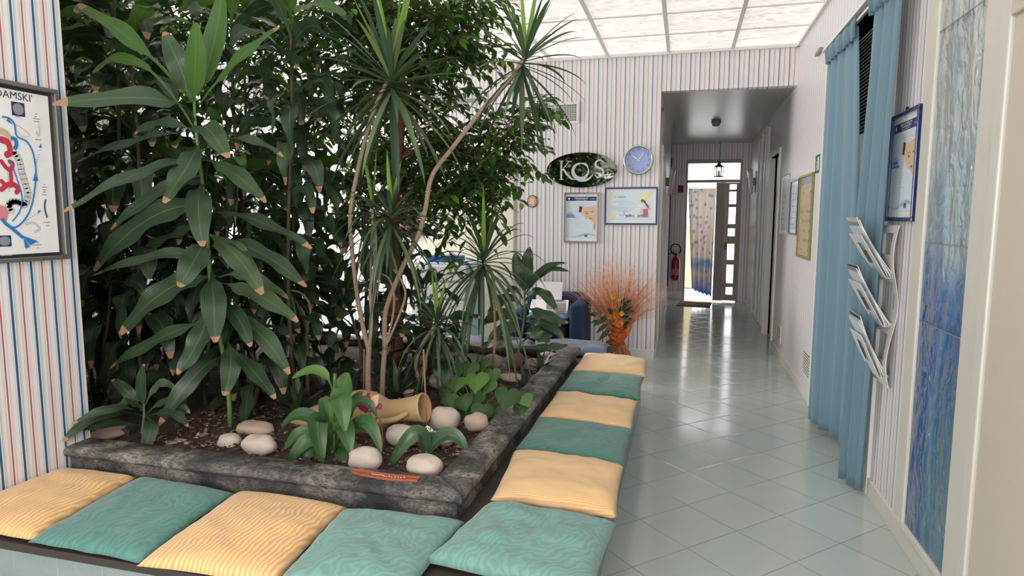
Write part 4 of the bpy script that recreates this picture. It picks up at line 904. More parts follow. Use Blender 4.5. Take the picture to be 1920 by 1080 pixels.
def framed(name, label, cat, Mx, W, Hh, t, fm, printfn, dep=.022, group=None, mount=None, mats=None):
    o = Mx @ Vector((0, 0, 0)); p = thing(name, label, cat, o, group)
    m = mb(Mx); frame_ring(m, W, Hh, t, 0, dep); m.build('frame', fm, p, bevel=.003)
    m = mb(Mx); m.rect(t*.5, t*.5, W-t*.5, Hh-t*.5, .006, 0); printfn(m, W, Hh, t); m.build('print', mats, p)
    return p
INK = ['p_white', 'p_navy', 'p_lblue', 'p_pale', 'p_skin', 'p_hair', 'p_skin2', 'p_red', 'p_blue', 'p_grey', 'p_grey2', 'p_sand', 'p_yellow', 'p_dark', 'p_lips', 'p_pink', 'p_lgrey', 'p_beige']
I = {k[2:]: i for i, k in enumerate(INK)}
def president(m, W, Hh, t):
    d = .0068; a, b_ = t+.008, W-t-.008; lo, hi = t+.03, Hh-t-.03; w_ = b_-a; h_ = hi-lo; fx = lambda u: a+u*w_; fy = lambda v: lo+v*h_
    m.rect(a, lo, b_, hi, d, I['pale']); m.rect(a, fy(.9), b_, hi, d+.0003, I['navy'])
    m.text('PRESIDENT', .030*w_/.33, (a+b_)/2, fy(.935), d+.0008, I['white']); m.rect(fx(.32), fy(.912), fx(.68), fy(.92), d+.0006, I['lblue'])
    m.disc(fx(.09), fy(.95), .012, .012, d+.0006, I['white'], 12); m.text('Lounge', .014*w_/.33, fx(.87), fy(.938), d+.0008, I['white'])
    for k, (u0, u1) in enumerate([(.3, .75), (.25, .82), (.4, .7)]): m.rect(fx(u0), fy(.85-.035*k), fx(u1), fy(.862-.035*k), d+.0004, I['lgrey'])
    for k in range(14): m.rect(fx(.3), fy(.72-.035*k), fx(.42+.05*((k*7) % 4)), fy(.727-.035*k), d+.0003, I['lgrey'])
    # boat-like blue picture
    m.poly([(fx(.0), fy(.52)), (fx(.3), fy(.51)), (fx(.27), fy(.57)), (fx(.18), fy(.64)), (fx(.0), fy(.6))], d+.0005, I['lblue']); m.rect(fx(0), fy(.5), fx(.33), fy(.52), d+.0007, I['grey2']); m.rect(fx(.02), fy(.55), fx(.26), fy(.565), d+.0008, I['navy'])
    # face in profile
    m.poly([(fx(.45), fy(.76)), (fx(.56), fy(.745)), (fx(1), fy(.79)), (fx(1), fy(.27)), (fx(.95), fy(.33)), (fx(.86), fy(.4)), (fx(.74), fy(.46)), (fx(.66), fy(.47)), (fx(.56), fy(.55)), (fx(.46), fy(.64))], d+.0006, I['skin'])
    m.poly([(fx(.44), fy(.77)), (fx(.54), fy(.765)), (fx(.52), fy(.68)), (fx(.5), fy(.62)), (fx(.42), fy(.64))], d+.0009, I['hair'])
    m.disc(fx(.69), fy(.6), .012, .005, d+.0011, I['hair'], 12); m.disc(fx(.86), fy(.64), .011, .0045, d+.0011, I['hair'], 12); m.disc(fx(.74), fy(.53), .009, .005, d+.0011, I['skin2'], 10)
    m.disc(fx(.82), fy(.48), .016, .006, d+.0012, I['lips'], 12); m.stroke([(fx(.62), fy(.63)), (fx(.7), fy(.645)), (fx(.76), fy(.63))], .003, d+.0011, I['hair'])
    m.poly([(fx(.9), fy(.34)), (fx(.98), fy(.36)), (fx(.96), fy(.2)), (fx(.92), fy(.22))], d+.001, I['skin2'])
    # wave
    wv = [(fx(k/16), fy(.08+.045*math.sin(k/16*6.28+3.4))) for k in range(17)]; m.poly([(a, lo)]+wv+[(b_, lo)], d+.0008, I['lblue']); wv = [(fx(k/16), fy(.05+.03*math.sin(k/16*6.28+3.0))) for k in range(17)]; m.poly([(a, lo)]+wv+[(b_, lo)], d+.0011, I['pale'])
    m.rect(fx(.62), fy(.035), fx(.72), fy(.085), d+.0015, I['navy']); m.rect(fx(.635), fy(.045), fx(.705), fy(.065), d+.0018, I['red'])
framed('framed_poster', 'framed poster with a blue header and a face in profile, below the oval mirror sign', 'poster', wallM('back', -1.303, YB, 1.262), .385, .55, .016, 'silver', president, mats=INK)
framed('framed_poster', 'navy framed poster of a face on the right wall above the magazine rack', 'poster', wallM('right', XR, 3.862, 1.53), .43, .542, .02, 'navy', president, mats=INK)
m = mb(wallM('right', XR, 3.65, 2.078)); m.disc(0, .006, .008, .008, .012, 0, 12, .01); m.build('nail', 'brass', tagd=T('nail head above the navy framed poster on the right wall', 'nail'))
def watercolour(m, W, Hh, t):
    d = .0068; m.rect(.05, .045, W-.05, Hh-.045, d, I['pale'])
    rg = random.Random(4)
    for _ in range(26):
        x = rg.uniform(.08, W-.12); y = rg.uniform(.07, Hh-.09); m.disc(x, y, rg.uniform(.02, .06), rg.uniform(.004, .014), d+.0003+rg.random()*.0004, I[rg.choice(['lblue', 'white', 'pale', 'white', 'lblue'])], 14)
    m.poly([(W-.2, Hh-.15), (W-.12, Hh-.05), (W-.05, Hh-.05), (W-.16, Hh-.16)], d+.001, I['yellow']); m.poly([(.055, .055), (.12, .06), (.13, .09), (.06, .1)], d+.001, I['yellow']); m.poly([(.06, Hh-.1), (.08, Hh-.05), (.11, Hh-.05), (.08, Hh-.12)], d+.001, I['yellow'])
    for k in range(5): m.stroke(arc(.2, .2, .03+.025*k, .012+.012*k, 10, 350, 24), .003, d+.0012, I['lblue'])
    x = W-.13; y = .08
    m.poly([(x-.02, y), (x+.035, y), (x+.03, y+.09), (x-.02, y+.085)], d+.0015, I['red']); m.poly([(x-.055, y+.055), (x-.01, y+.1), (x+.01, y+.15), (x+.04, y+.12), (x+.035, y+.09), (x-.02, y+.08), (x-.06, y+.03)], d+.0014, I['skin'])
    m.disc(x-.03, y+.165, .02, .022, d+.0016, I['skin'], 16); m.poly([(x-.052, y+.17), (x-.035, y+.193), (x-.01, y+.185), (x+.03, y+.13), (x+.045, y+.1), (x+.03, y+.1), (x, y+.14), (x-.02, y+.165)], d+.0018, I['dark'])
    for k, c_ in enumerate(['red', 'blue', 'skin2', 'white', 'grey', 'blue']): m.disc(x-.19+.032*k, y+.012+.006*(k % 2), .018, .014, d+.002+.0002*k, I[c_], 12)
    m.poly([(x-.06, y+.03), (x-.075, y+.03), (x-.1, y+.01), (x-.06, y+.015)], d+.0022, I['skin'])
    frame_ring(m, W, Hh, .03, .0064, .0066, I['white'])
framed('framed_picture', 'blue framed pastel picture of a person in red by water, under the clock', 'picture', wallM('back', -.852, YB, 1.462), .565, .402, .016, 'navyblue', watercolour, mats=INK)

# ------------------------------------------------------------------ anatomy poster on the left wall
def anatomy(m, W, Hh, t):
    # local x along +Y, W measured from Y=1.55; right part is what the viewer sees
    d = .0068; x0 = 1.545
    def P(x, y):   # photo pixel on the wall plane -> local
        q = RT*((x-960)/F_PX)-UP*((y-540)/F_PX)+fwd; q = EYE+q*(XL/q.x); return (q.y-x0, q.z-1.354)
    m.rect(.03, .03, W-.03, Hh-.03, d, I['white'])
    a = P(59, 192); m.text("ADAMSKI'", .042, a[0], a[1], d+.001, I['dark'], 'RIGHT')
    def sq(px0, py0, px1, py1):
        a = P(px0, py1); b_ = P(px1, py0); m.rect(a[0], a[1], b_[0], b_[1], d+.0005, I['navy']); m.disc((a[0]+b_[0])/2, (a[1]+b_[1])/2, (b_[0]-a[0])*.42, (b_[1]-a[1])*.42, d+.0008, I['grey'], 20)
    sq(20, 194, 43, 216); sq(-6, 441, 18, 463)
    def st(pts, wpx, c, dd=0): m.stroke([P(*q) for q in smooth2(pts)], wpx*.0026, d+.001+dd, I[c])
    # grey segmented colon
    col = [(22, 285), (33, 300), (38, 322), (45, 345), (50, 365), (44, 383), (34, 380), (22, 378), (14, 385), (20, 398)]
    st(col, 11, 'grey'); 
    for q in smooth2(col)[::2]: a = P(*q); m.disc(a[0], a[1], .014, .012, d+.0013, I['lgrey'], 12)
    # red coils
    def tubes(pts, wpx, c, dd):
        q_ = smooth2(pts)
        for k, q in enumerate(q_): a = P(*q); m.disc(a[0], a[1], wpx*.0013, wpx*.0016, d+.0015+dd+k*.00001, I[c], 12)
    tubes([(0, 262), (12, 268), (16, 285), (10, 290)], 9, 'red', .0003); tubes([(0, 303), (8, 314), (16, 318), (21, 308), (15, 303)], 6, 'red', .0004); tubes([(17, 322), (18, 335), (17, 348)], 6, 'red', .0004); tubes([(0, 355), (10, 347), (22, 346), (32, 354), (28, 360)], 7, 'red', .0005); tubes([(0, 340), (6, 346)], 6, 'red', .0004); tubes([(0, 246), (10, 252), (14, 262)], 9, 'sand', .0002); tubes([(0, 393), (5, 398), (3, 408)], 12, 'pink', .0004)
    st([(22, 300), (12, 320), (14, 360)], 2, 'lgrey', .0005); st([(18, 258), (26, 262), (28, 272), (24, 280)], 6, 'p_blue'[2:], .0008)
    # shoulder sketch lines
    st([(22, 232), (38, 240), (53, 254), (40, 256), (30, 246)], 1.5, 'lgrey'); st([(45, 420), (60, 418), (72, 428), (62, 436)], 4, 'lgrey', -.0003)
    # blue arrows
    st([(0, 219), (14, 222), (24, 234), (28, 255), (46, 265), (58, 285), (64, 320), (62, 352), (56, 385), (44, 410), (28, 425), (12, 426)], 2.6, 'blue', .0022)
    st([(16, 300), (30, 340), (38, 370), (34, 395), (20, 415)], 2, 'blue', .0022); st([(0, 410), (8, 420), (14, 424), (40, 446)], 5, 'blue', .0024)
    def tri(a, b_, c): m.poly([P(*a), P(*b_), P(*c)], d+.0034, I['blue'])
    tri((12, 222), (20, 234), (8, 226)); tri((58, 339), (63, 322), (69, 339)); tri((40, 442), (53, 460), (67, 452)); tri((40, 442), (52, 463), (44, 466)); tri((69, 277), (73, 269), (75, 277)); tri((67, 395), (74, 394), (69, 401))
    for k in range(6): a = P(64+1.6*k, 307-k*4 if k < 4 else 290-(k-4)*8); m.disc(a[0], a[1], .0022, .0022, d+.003, I['blue'], 6)
    for k in range(6): a = P(46+4*k, 413-2.6*k); m.disc(a[0], a[1], .0022, .0022, d+.003, I['blue'], 6)
    # little captions and organ sketches
    for (x, y, s_) in [(65, 214, 5), (64, 219, 5), (66, 223, 14), (66, 228, 12), (69, 262, 12), (81, 346, 5), (81, 351, 9), (81, 356, 8), (81, 360, 6), (81, 365, 9), (85, 417, 14), (87, 423, 6), (68, 454, 6), (67, 459, 16), (69, 465, 6), (10, 479, 20), (31, 219, 10)]:
        a = P(x, y); m.rect(a[0]-s_*.0011, a[1]-.0016, a[0]+s_*.0011, a[1]+.0016, d+.0006, I['grey'])
    st([(68, 234), (71, 240), (70, 254), (67, 252), (66, 246)], 2.4, 'lgrey', .0006); st([(83, 374), (81, 384), (82, 396), (86, 408)], 3, 'grey2', .0006)
    frame_ring(m, W, Hh, .032, .0064, .0072, I['dark'])
def smooth2(P):
    P = [Vector(p).to_3d() for p in P]; out = []; k = (len(P)-1)*5
    for i in range(k+1):
        t = i/k*(len(P)-1); s = min(int(t), len(P)-2); u = t-s; p0, p1, p2, p3 = P[max(s-1, 0)], P[s], P[s+1], P[min(s+2, len(P)-1)]
        q = .5*((2*p1)+(p2-p0)*u+(2*p0-5*p1+4*p2-p3)*u*u+(3*p1-p0-3*p2+p3)*u**3); out.append((q.x, q.y))
    return out
framed('framed_poster', 'grey metal framed anatomical chart with blue arrows on the striped left wall', 'poster', wallM('left', XL, 1.545, 1.354), .742, .738, .018, 'silver', anatomy, dep=.03, mats=INK)

# ------------------------------------------------------------------ right wall things
m = mb(wallM('right', XR-.012, 3.243, .137)); m.box(0, .483, 0, 2.9, 0, .004)
pn = thing('art_glass_panel', 'tall narrow relief glass panel, deep blue below fading to grey above, in the right foreground', 'art panel', (XR, 3.0, .137)); m.build('glass_sheet', 'art', pn)
M['joint'] = mat('lead_joint', '8d8c86', .4)
for z in (.95, 1.30, 2.2): m = mb(wallM('right', XR-.012, 3.243, .137)); m.box(0, .483, z, z+.004, .0035, .006); m.build('joint_strip', 'joint', pn)
for (a, b_, lb) in [(10.05, 9.68, 'narrow relief glass strip on the corridor right wall, nearer one'), (10.95, 10.45, 'narrow relief glass strip on the corridor right wall, farther one')]:
    p = thing('art_glass_panel', lb, 'art panel', (XR+.06, a, 0)); W_ = a-b_; Mx = wallM('right', XR+.058, a, .02); m = mb(Mx); m.box(.05, W_-.05, .05, 2.7, 0, .008); m.build('glass_sheet', 'art', p)
    m = mb(Mx); m.box(0, .05, 0, 2.76, 0, .03); m.box(W_-.05, W_, 0, 2.76, 0, .03); m.box(.05, W_-.05, 2.7, 2.76, 0, .03); m.build('frame', 'white', p)

# folding door behind the curtains
p = thing('louvred_door', 'closed folding door with a dark louvred top and pale lower panel behind the blue curtains', 'door', (XR+.2, 4.8, 0))
m = mb(); m.box(XR+.19, XR+.22, D0-.05, D1+.05, 0, 2.16); m.build('lower_panel', 'grey', p)
m = mb(); m.box(XR+.2, XR+.22, D0-.05, D1+.05, 2.16, H-.35)
z = 2.17
while z < 2.86: m.box(XR+.17, XR+.2, D0-.03, D1+.03, z, z+.012); z += .026
m.build('louvres', 'black', p)
m = mb(); m.box(XR+.12, XR+.2, D0, D0+.03, 0, DH+.1); m.box(XR+.12, XR+.2, D1-.03, D1, 0, DH+.1); m.build('jamb', 'grey', p)

def curtain(label, top, bot, ztop, zbot, folds, seed, bulge=0):
    """top/bot: (x0,y0,x1,y1) lines of the cloth at the head and at the hem"""
    p = thing('curtain', label, 'curtain', (top[0], (top[1]+top[3])/2, zbot), None); m = mb(); hd = mb(); nu, nv = folds*12, 44; rg = random.Random(seed)
    ph = [rg.uniform(-.5, .5) for _ in range(folds+2)]; am = [rg.uniform(.7, 1.3) for _ in range(folds+2)]
    prev = None
    for j in range(nv+1):
        v = j/nv; z = ztop+(zbot-ztop)*v; w_ = v**.8; row = []
        for i in range(nu+1):
            u = i/nu; s = u*folds; k = int(s)
            ux = u+.012*math.sin(u*17+seed+v*2); x = (top[0]*(1-w_)+bot[0]*w_)*(1-ux)+(top[2]*(1-w_)+bot[2]*w_)*ux; y = (top[1]*(1-w_)+bot[1]*w_)*(1-ux)+(top[3]*(1-w_)+bot[3]*w_)*ux
            y -= bulge*math.sin(math.pi*v)*ux
            amp = (.010+.018*min(1, v*2.5))*(am[k]); f = math.sin(s*2*math.pi+ph[k]*.6); f = math.copysign(abs(f)**.7, f)
            x += amp*f; y += amp*.5*math.cos(s*2*math.pi+1)
            if v < .04: x += .008*math.sin(s*2*math.pi*4)
            zz = z+(.025*(1-v))*math.sin(s*2*math.pi*.5)*.3+(.02*noise.noise(Vector((u*4, seed, 0))) if v > .98 else 0)
            row.append(m.V((x, y, zz)))
        if prev:
            for i in range(nu): m.Fc((prev[i], prev[i+1], row[i+1], row[i]))
        prev = row
    o = m.build('cloth', 'curtain', p, smooth=True); sol = o.modifiers.new('s', 'SOLIDIFY'); sol.thickness = .003
    # gathered heading tape
    nh = folds*30; prev = None
    for i in range(nh+1):
        u = i/nh; x = top[0]*(1-u)+top[2]*u; y = top[1]*(1-u)+top[3]*u; x += .014*math.sin(u*folds*4*6.283)-.006; y += .004*math.sin(u*folds*9*6.28)
        dz = .012*math.sin(u*folds*2*6.28+seed); q = [hd.V((x-.006, y, ztop+.035+dz)), hd.V((x-.016, y, ztop+.0)), hd.V((x-.008, y, ztop-.075+dz*.5))]
        if prev: hd.Fc((prev[0], q[0], q[1], prev[1])); hd.Fc((prev[1], q[1], q[2], prev[2]))
        prev = q
    o = hd.build('heading', 'curtain', p, smooth=True); sol = o.modifiers.new('s', 'SOLIDIFY'); sol.thickness = .006
    return p
curtain('far blue curtain of the doorway, gathered on the left with its hem off the floor', (.96, 5.16, .98, 4.44), (.935, 5.02, 1.06, 4.50), 2.70, .07, 4, 1, .12)
curtain('near blue curtain of the doorway, hanging beside the magazine rack', (.965, 4.06, .98, 3.60), (.93, 4.06, 1.01, 3.86), 2.72, .025, 3, 2, .03)
m = mb(); m.box(XR-.10, XR-.06, 3.55, 5.4, 2.765, 2.785); m.box(XR-.06, XR, 3.6, 3.63, 2.765, 2.785); m.box(XR-.06, XR, 5.3, 5.33, 2.765, 2.785)
m.build('curtain_rail', 'white', bevel=.003, tagd=T('white curtain rail over the doorway on the right wall', 'rail'))

# magazine rack
Mx = wallM('right', XR, 3.955, .68); p = thing('magazine_rack', 'white metal three-pocket magazine rack on the right wall below the poster', 'rack', (XR, 3.8, .68))
m = mb(Mx); W_, Hh = .35, .83; wins = [(.10, .04+.03), (.37, .0), (.64, .0)]
zs = [0, .13, .27, .40, .54, .68, .79, Hh]
def curve(y): return .02+.018*math.sin(y/Hh*9.5)
for a, b_ in zip(zs[:-1], zs[1:]):
    solid = (zs.index(a) % 2 == 0)
    n = 6
    for k in range(n):
        y0 = a+(b_-a)*k/n; y1 = a+(b_-a)*(k+1)/n
        for (xa, xb) in ([(0, W_)] if solid else [(0, .05), (W_-.05, W_)]):
            q = [m.V((xa, y0, curve(y0))), m.V((xb, y0, curve(y0))), m.V((xb, y1, curve(y1))), m.V((xa, y1, curve(y1)))]; m.Fc(q)
o = m.build('back_sheet', 'white', p); s_ = o.modifiers.new('s', 'SOLIDIFY'); s_.thickness = .003
pk = []
for k, (yb, out) in enumerate([(.04, .10), (.31, .12), (.56, .13)]):
    m = mb(Mx); xa, xb = .06, .30; y0, y1, z0, z1 = yb, yb+.22, .05, .05+out
    def Q(u, v, dd=0): return (xa+(xb-xa)*u, y0+(y1-y0)*v, z0+(z1-z0)*v+dd)
    for (u0, u1, v0, v1) in [(0, 1, 0, .3), (0, .25, .3, .8), (.72, 1, .3, .8), (0, 1, .8, 1)]: m.Fc([m.V(Q(u0, v0)), m.V(Q(u1, v0)), m.V(Q(u1, v1)), m.V(Q(u0, v1))])
    m.Fc([m.V((xa, y0, .02)), m.V((xb, y0, .02)), m.V(Q(1, 0)), m.V(Q(0, 0))])
    o = m.build('pocket', 'white', p); s_ = o.modifiers.new('s', 'SOLIDIFY'); s_.thickness = .003
    m = mb(Mx); m.tube([(xb+.02, y0+.02, .015), (xb+.02, y0+.02, .05)], .012, 8); m.build('clip', 'glass', p)
    n_ = 4
    for j in range(n_):
        mm = mb(Mx); off = -.012-.009*j; hv = 1.28-.05*((j*2+k) % 3)+.05*j; xs = .01*((j+k) % 2)
        # a bent magazine
        prev = None; tm = .005
        for q_ in range(7):
            v = hv*q_/6; bend = .02*math.sin(v*2)*(j-1)*.4
            r_ = [(xa+.012+xs, y0+.005+(y1-y0)*v, z0+(z1-z0)*v+off+bend), (xb-.012+xs, y0+.005+(y1-y0)*v, z0+(z1-z0)*v+off+bend)]
            r_ = [mm.V(r_[0]), mm.V(r_[1]), mm.V((r_[1][0], r_[1][1], r_[1][2]-tm)), mm.V((r_[0][0], r_[0][1], r_[0][2]-tm))]
            if prev:
                mm.Fc((prev[0], prev[1], r_[1], r_[0]), 0); mm.Fc((prev[1], prev[2], r_[2], r_[1]), 1); mm.Fc((prev[2], prev[3], r_[3], r_[2]), 0); mm.Fc((prev[3], prev[0], r_[0], r_[3]), 1)
            else: mm.Fc(r_[::-1], 1)
            prev = r_
        mm.Fc(prev, 1)
        if j == 0: mm.Fc([mm.V(Q(.3, .35, off+.001)), mm.V(Q(.68, .35, off+.001)), mm.V(Q(.68, .62, off+.001)), mm.V(Q(.3, .62, off+.001))], 2)
        lv = ['bottom', 'middle', 'top'][k]; 
        lb = f'front magazine with a dark cover picture in the {lv} rack pocket' if j == 0 else f"{['', 'second magazine from the front', 'third magazine from the front', 'rearmost magazine'][j]} in the {lv} rack pocket"
        mm.build('magazine', [['p_pale', 'p_grey', 'p_lgrey', 'p_dark'][j] if j else 'p_pale', 'paper', ['p_grey2', 'p_dark', 'p_hair'][k]], tagd=T(lb, 'magazine', f'magazines in the {lv} rack pocket'))

# notice board, two small frames, exit sign, grilles
def board(m, W, Hh, t):
    rg = random.Random(9); m.rect(.02, .02, W-.02, Hh-.02, .0068, I['beige']); m.rect(.03, Hh-.09, W-.03, Hh-.03, .0072, I['grey'])
    for i in range(5):
        for j in range(7): x = .05+i*.11; y = .05+j*.085; m.rect(x, y, x+.08, y+.05, .0075, I['sand']); 
        for j in range(7):
            x = .05+i*.11; y = .05+j*.085
            if rg.random() < .5: m.rect(x+.02, y+.015, x+.045, y+.04, .008, I['grey2'])
            m.rect(x+.05, y+.01, x+.075, y+.014, .008, I['grey'])
framed('framed_notice', 'olive framed beige notice sheet of small pictures on the right wall', 'notice board', wallM('right', XR, 6.62, 1.18), .64, .75, .022, 'olive', board, mats=INK)
def pale(m, W, Hh, t):
    m.rect(.05, .05, W-.05, Hh-.05, .0068, I['lgrey']); m.poly([(.12, .1), (.3, .12), (.35, .3), (.2, .4)], .0075, I['pale'])
    for k in range(6): m.rect(.1, .1+.06*k, .25+.02*(k % 3), .107+.06*k, .008, I['grey'])
framed('framed_picture', 'navy framed pale picture left of the olive notice frame', 'picture', wallM('right', XR, 7.17, 1.375), .5, .545, .02, 'navy', pale, mats=INK)
framed('framed_picture', 'frameless glossy picture nearest the corridor door on the right wall', 'picture', wallM('right', XR, 7.85, 1.36), .52, .64, .006, 'chrome', pale, dep=.012, mats=INK)
Mx = wallM('right', XR, 5.98, 1.912); p = thing('exit_sign', 'green emergency exit sign with a running figure on the right wall', 'sign', (XR, 5.9, 1.912))
m = mb(Mx); m.box(0, .17, 0, .15, 0, .004); m.build('plate', 'green_sign', p)
m = mb(Mx); m.disc(.1, .115, .012, .012, .0046, 0, 12); m.stroke([(.095, .1), (.08, .065), (.095, .04), (.085, .02)], .012, .0046); m.stroke([(.08, .065), (.06, .05), (.045, .03)], .011, .0048); m.stroke([(.12, .08), (.095, .095), (.07, .085)], .009, .0049); m.rect(.115, .02, .155, .13, .0044); m.build('pictogram', 'p_white', p)
for (y1, y0, z0, z1, lb) in [(6.05, 5.7, .19, .42, 'white slatted low wall vent nearer the curtain'), (7.75, 7.42, .175, .37, 'white slatted low wall vent nearer the corridor door')]:
    Mx = wallM('right', XR, y1, z0); W_, Hh = y1-y0, z1-z0; p = thing('wall_vent', lb, 'vent', (XR, y1, z0)); m = mb(Mx); frame_ring(m, W_, Hh, .02, 0, .01); m.build('frame', 'white_old', p)
    m = mb(Mx); m.rect(.02, .02, W_-.02, Hh-.02, .001); m.build('duct_shade', 'dark', p); m = mb(Mx)  # black sheet painted as shade behind the slats
    k = .03
    while k < Hh-.03: m.box(.02, W_-.02, k, k+.013, .003, .008); k += .024
    m.build('slats', 'white_old', p)
m = mb(wallM('right', XR, 6.12, 2.90)); m.box(0, .2, 0, .03, 0, .03); m.build('door_closer', 'grey', bevel=.004, tagd=T('small grey box high on the right wall beside the curtain', 'fitting'))
# red button dot inside the corridor, hanging lantern, smoke detector
m = mb(wallM('left', XC, 7.45, 2.72)); m.disc(0, 0, .02, .02, .02, 0, 16, .018); m.build('alarm_light', 'red', tagd=T('tiny red light high on the corridor left wall', 'alarm'))
c = at(1343, 226, 9.5); m = mb(); m.lathe([(.03, -.075), (.05, -.06), (.055, -.03), (.065, -.025), (.065, 0)], 24, Matrix.Translation((c.x, 9.5, HC))); m.build('smoke_detector', 'grey', smooth=True, tagd=T('grey smoke detector on the corridor ceiling', 'detector'))

# wall lamps
def wall_lamp(side, y, zc, label):
    Mx = wallM('left' if side < 0 else 'right', XC if side < 0 else XR+.06, y, zc); p = thing('wall_lamp', label, 'lamp', (XC if side < 0 else XR+.06, y, zc)); m = mb(Mx); n = 10; prev = None
    for i in range(n+1):
        a = R(-70+140*i/n); row = [m.V((.19*math.sin(a)*(1-.35*(1-v)), -.19+.38*v, .02+.12*math.cos(a)*(.45+.55*v))) for v in (0, .25, .5, .75, 1)]
        if prev:
            for k in range(4): m.Fc((prev[k], row[k], row[k+1], prev[k+1]))
        prev = row
    o = m.build('shade', 'white', p, smooth=True); s_ = o.modifiers.new('s', 'SOLIDIFY'); s_.thickness = .006
    m = mb(Mx); m.box(-.05, .05, -.06, .06, 0, .05); m.build('bracket', 'grey', p)
wall_lamp(-1, 9.75, 2.05, 'white shield-shaped wall lamp on the corridor left wall')
wall_lamp(1, 11.5, 2.13, 'white shield-shaped wall lamp on the corridor right wall')

# lantern
c = at(1348, 318, 12.1); p = thing('lantern', 'dark metal lantern hanging before the transom at the corridor end', 'lantern', (c.x, c.y, c.z-.1))
m = mb(); X = Matrix.Translation((c.x, c.y, c.z-.13)); m.lathe([(.085, 0), (.09, .012), (.07, .02)], 6, X); m.lathe([(.095, .17), (.06, .2), (.03, .225), (.025, .26), (.01, .27)], 6, X)
for k in range(6): a = R(60*k); m.tube([X @ Vector((.075*math.cos(a), .075*math.sin(a), .015)), X @ Vector((.08*math.cos(a), .08*math.sin(a), .175))], .006, 6)
m.build('cage', 'brass', p); m = mb(); m.lathe([(.02, .02), (.02, .11)], 10, X); m.build('candle', 'cream', p)
m = mb(); m.tube([X @ Vector((0, 0, .26)), Vector((c.x, c.y, HC))], .004, 6); m.build('hanging_wire', 'brass', p)

# ------------------------------------------------------------------ corridor end door
m = mb(); yd = YE+.02
m.box(0, .035, yd-.03, yd+.07, 0, 2.575); m.box(.935, .97, yd-.03, yd+.07, 0, 2.575); m.box(.035, .935, yd-.03, yd+.07, 2.51, 2.575); m.box(.035, .935, yd-.03, yd+.07, 2.165, 2.215)
m.build('door_5', 'doorwood', bevel=.004, tagd=S)
mb().box(.035, .935, yd+.01, yd+.016, 2.215, 2.51).build('window_1', 'glass', tagd=S)
p = thing('door_leaf', 'narrow grey door leaf with a column of seven glass panes at the corridor end', 'door', (.8, yd, 0)); m = mb()
xa, xb, pa, pb = .70, .935, .765, .885; panes = [(.11, .24), (.30, .58), (.63, .88), (.98, 1.09)]
panes = [(.13, .27), (.34, .68), (.77, 1.06), (1.2, 1.34), (1.42, 1.72), (1.78, 2.0), (2.04, 2.13)]
z = .02
for a, b_ in panes: m.box(pa, pb, yd, yd+.04, z, a); z = b_
m.box(pa, pb, yd, yd+.04, z, 2.16); m.box(xa, pa, yd, yd+.04, .02, 2.16); m.box(pb, xb, yd, yd+.04, .02, 2.16)
m.build('panel', 'doorwood', p)
for a, b_ in panes: mb().box(pa, pb, yd+.015, yd+.02, a, b_).build('pane', 'glass', p)
m = mb(); m.tube([(xa+.03, yd-.002, 1.02), (xa+.03, yd-.05, 1.02), (xa-.07, yd-.055, 1.02)], .009, 8); m.box(xa+.015, xa+.045, yd-.006, yd, .95, 1.1); m.build('handle', 'brass', p)
p = thing('door_leaf', 'open grey panelled door leaf folded inward beside the sheer curtain', 'door', (.6, yd-.1, 0)); m = mb(); m.box(.535, .70, yd-.06, yd-.02, .02, 2.16); m.build('panel', 'doorwood', p)
m = mb()
for x in (.565, .60, .635, .67): m.box(x-.006, x+.006, yd-.07, yd-.06, .1, 1.0); m.box(x-.006, x+.006, yd-.07, yd-.06, 1.1, 1.85)
frame_ring(m, 0, 0, 0, 0, 0)
m.build('moulding', 'doorwood', p)
# sheer curtain blowing in
p = thing('sheer_curtain', 'sheer curtain with blue butterflies blowing in the open corridor door', 'curtain', (.3, YE-.05, .3)); m = mb(); prev = None
for j in range(31):
    v = j/30; z = 2.06-1.84*v+0; xl = .045+.12*v**1.1; xr = .53-.02*v; row = []
    for i in range(41):
        u = i/40; row.append(m.V((xl+(xr-xl)*u, YE-.04-.03*math.sin(u*25+v*2)*(.4+v)-.05*v*math.sin(u*3), z-(.10*u*v)*1.2+.015*v*math.sin(u*30))))
    if prev:
        for i in range(40): m.Fc((prev[i], prev[i+1], row[i+1], row[i]))
    prev = row
m.build('cloth', 'sheer', p, smooth=True)
m = mb(); m.tube([(.035, YE-.04, 2.07), (.54, YE-.04, 2.07)], .006, 6); m.build('rod', 'brass', p)
# doormat
m = mb(); b = [(-.155, 11.75), (.02, 12.33), (.52, 12.33), (.36, 11.45)]; m.box(0, .56, 0, .62, .001, .013, X=Matrix.Translation((-.1, 11.55, 0)) @ Matrix.Rotation(R(-6), 4, 'Z')); m.build('doormat', 'doormat', bevel=.003, tagd=T('brown doormat on the floor before the corridor door', 'mat'))
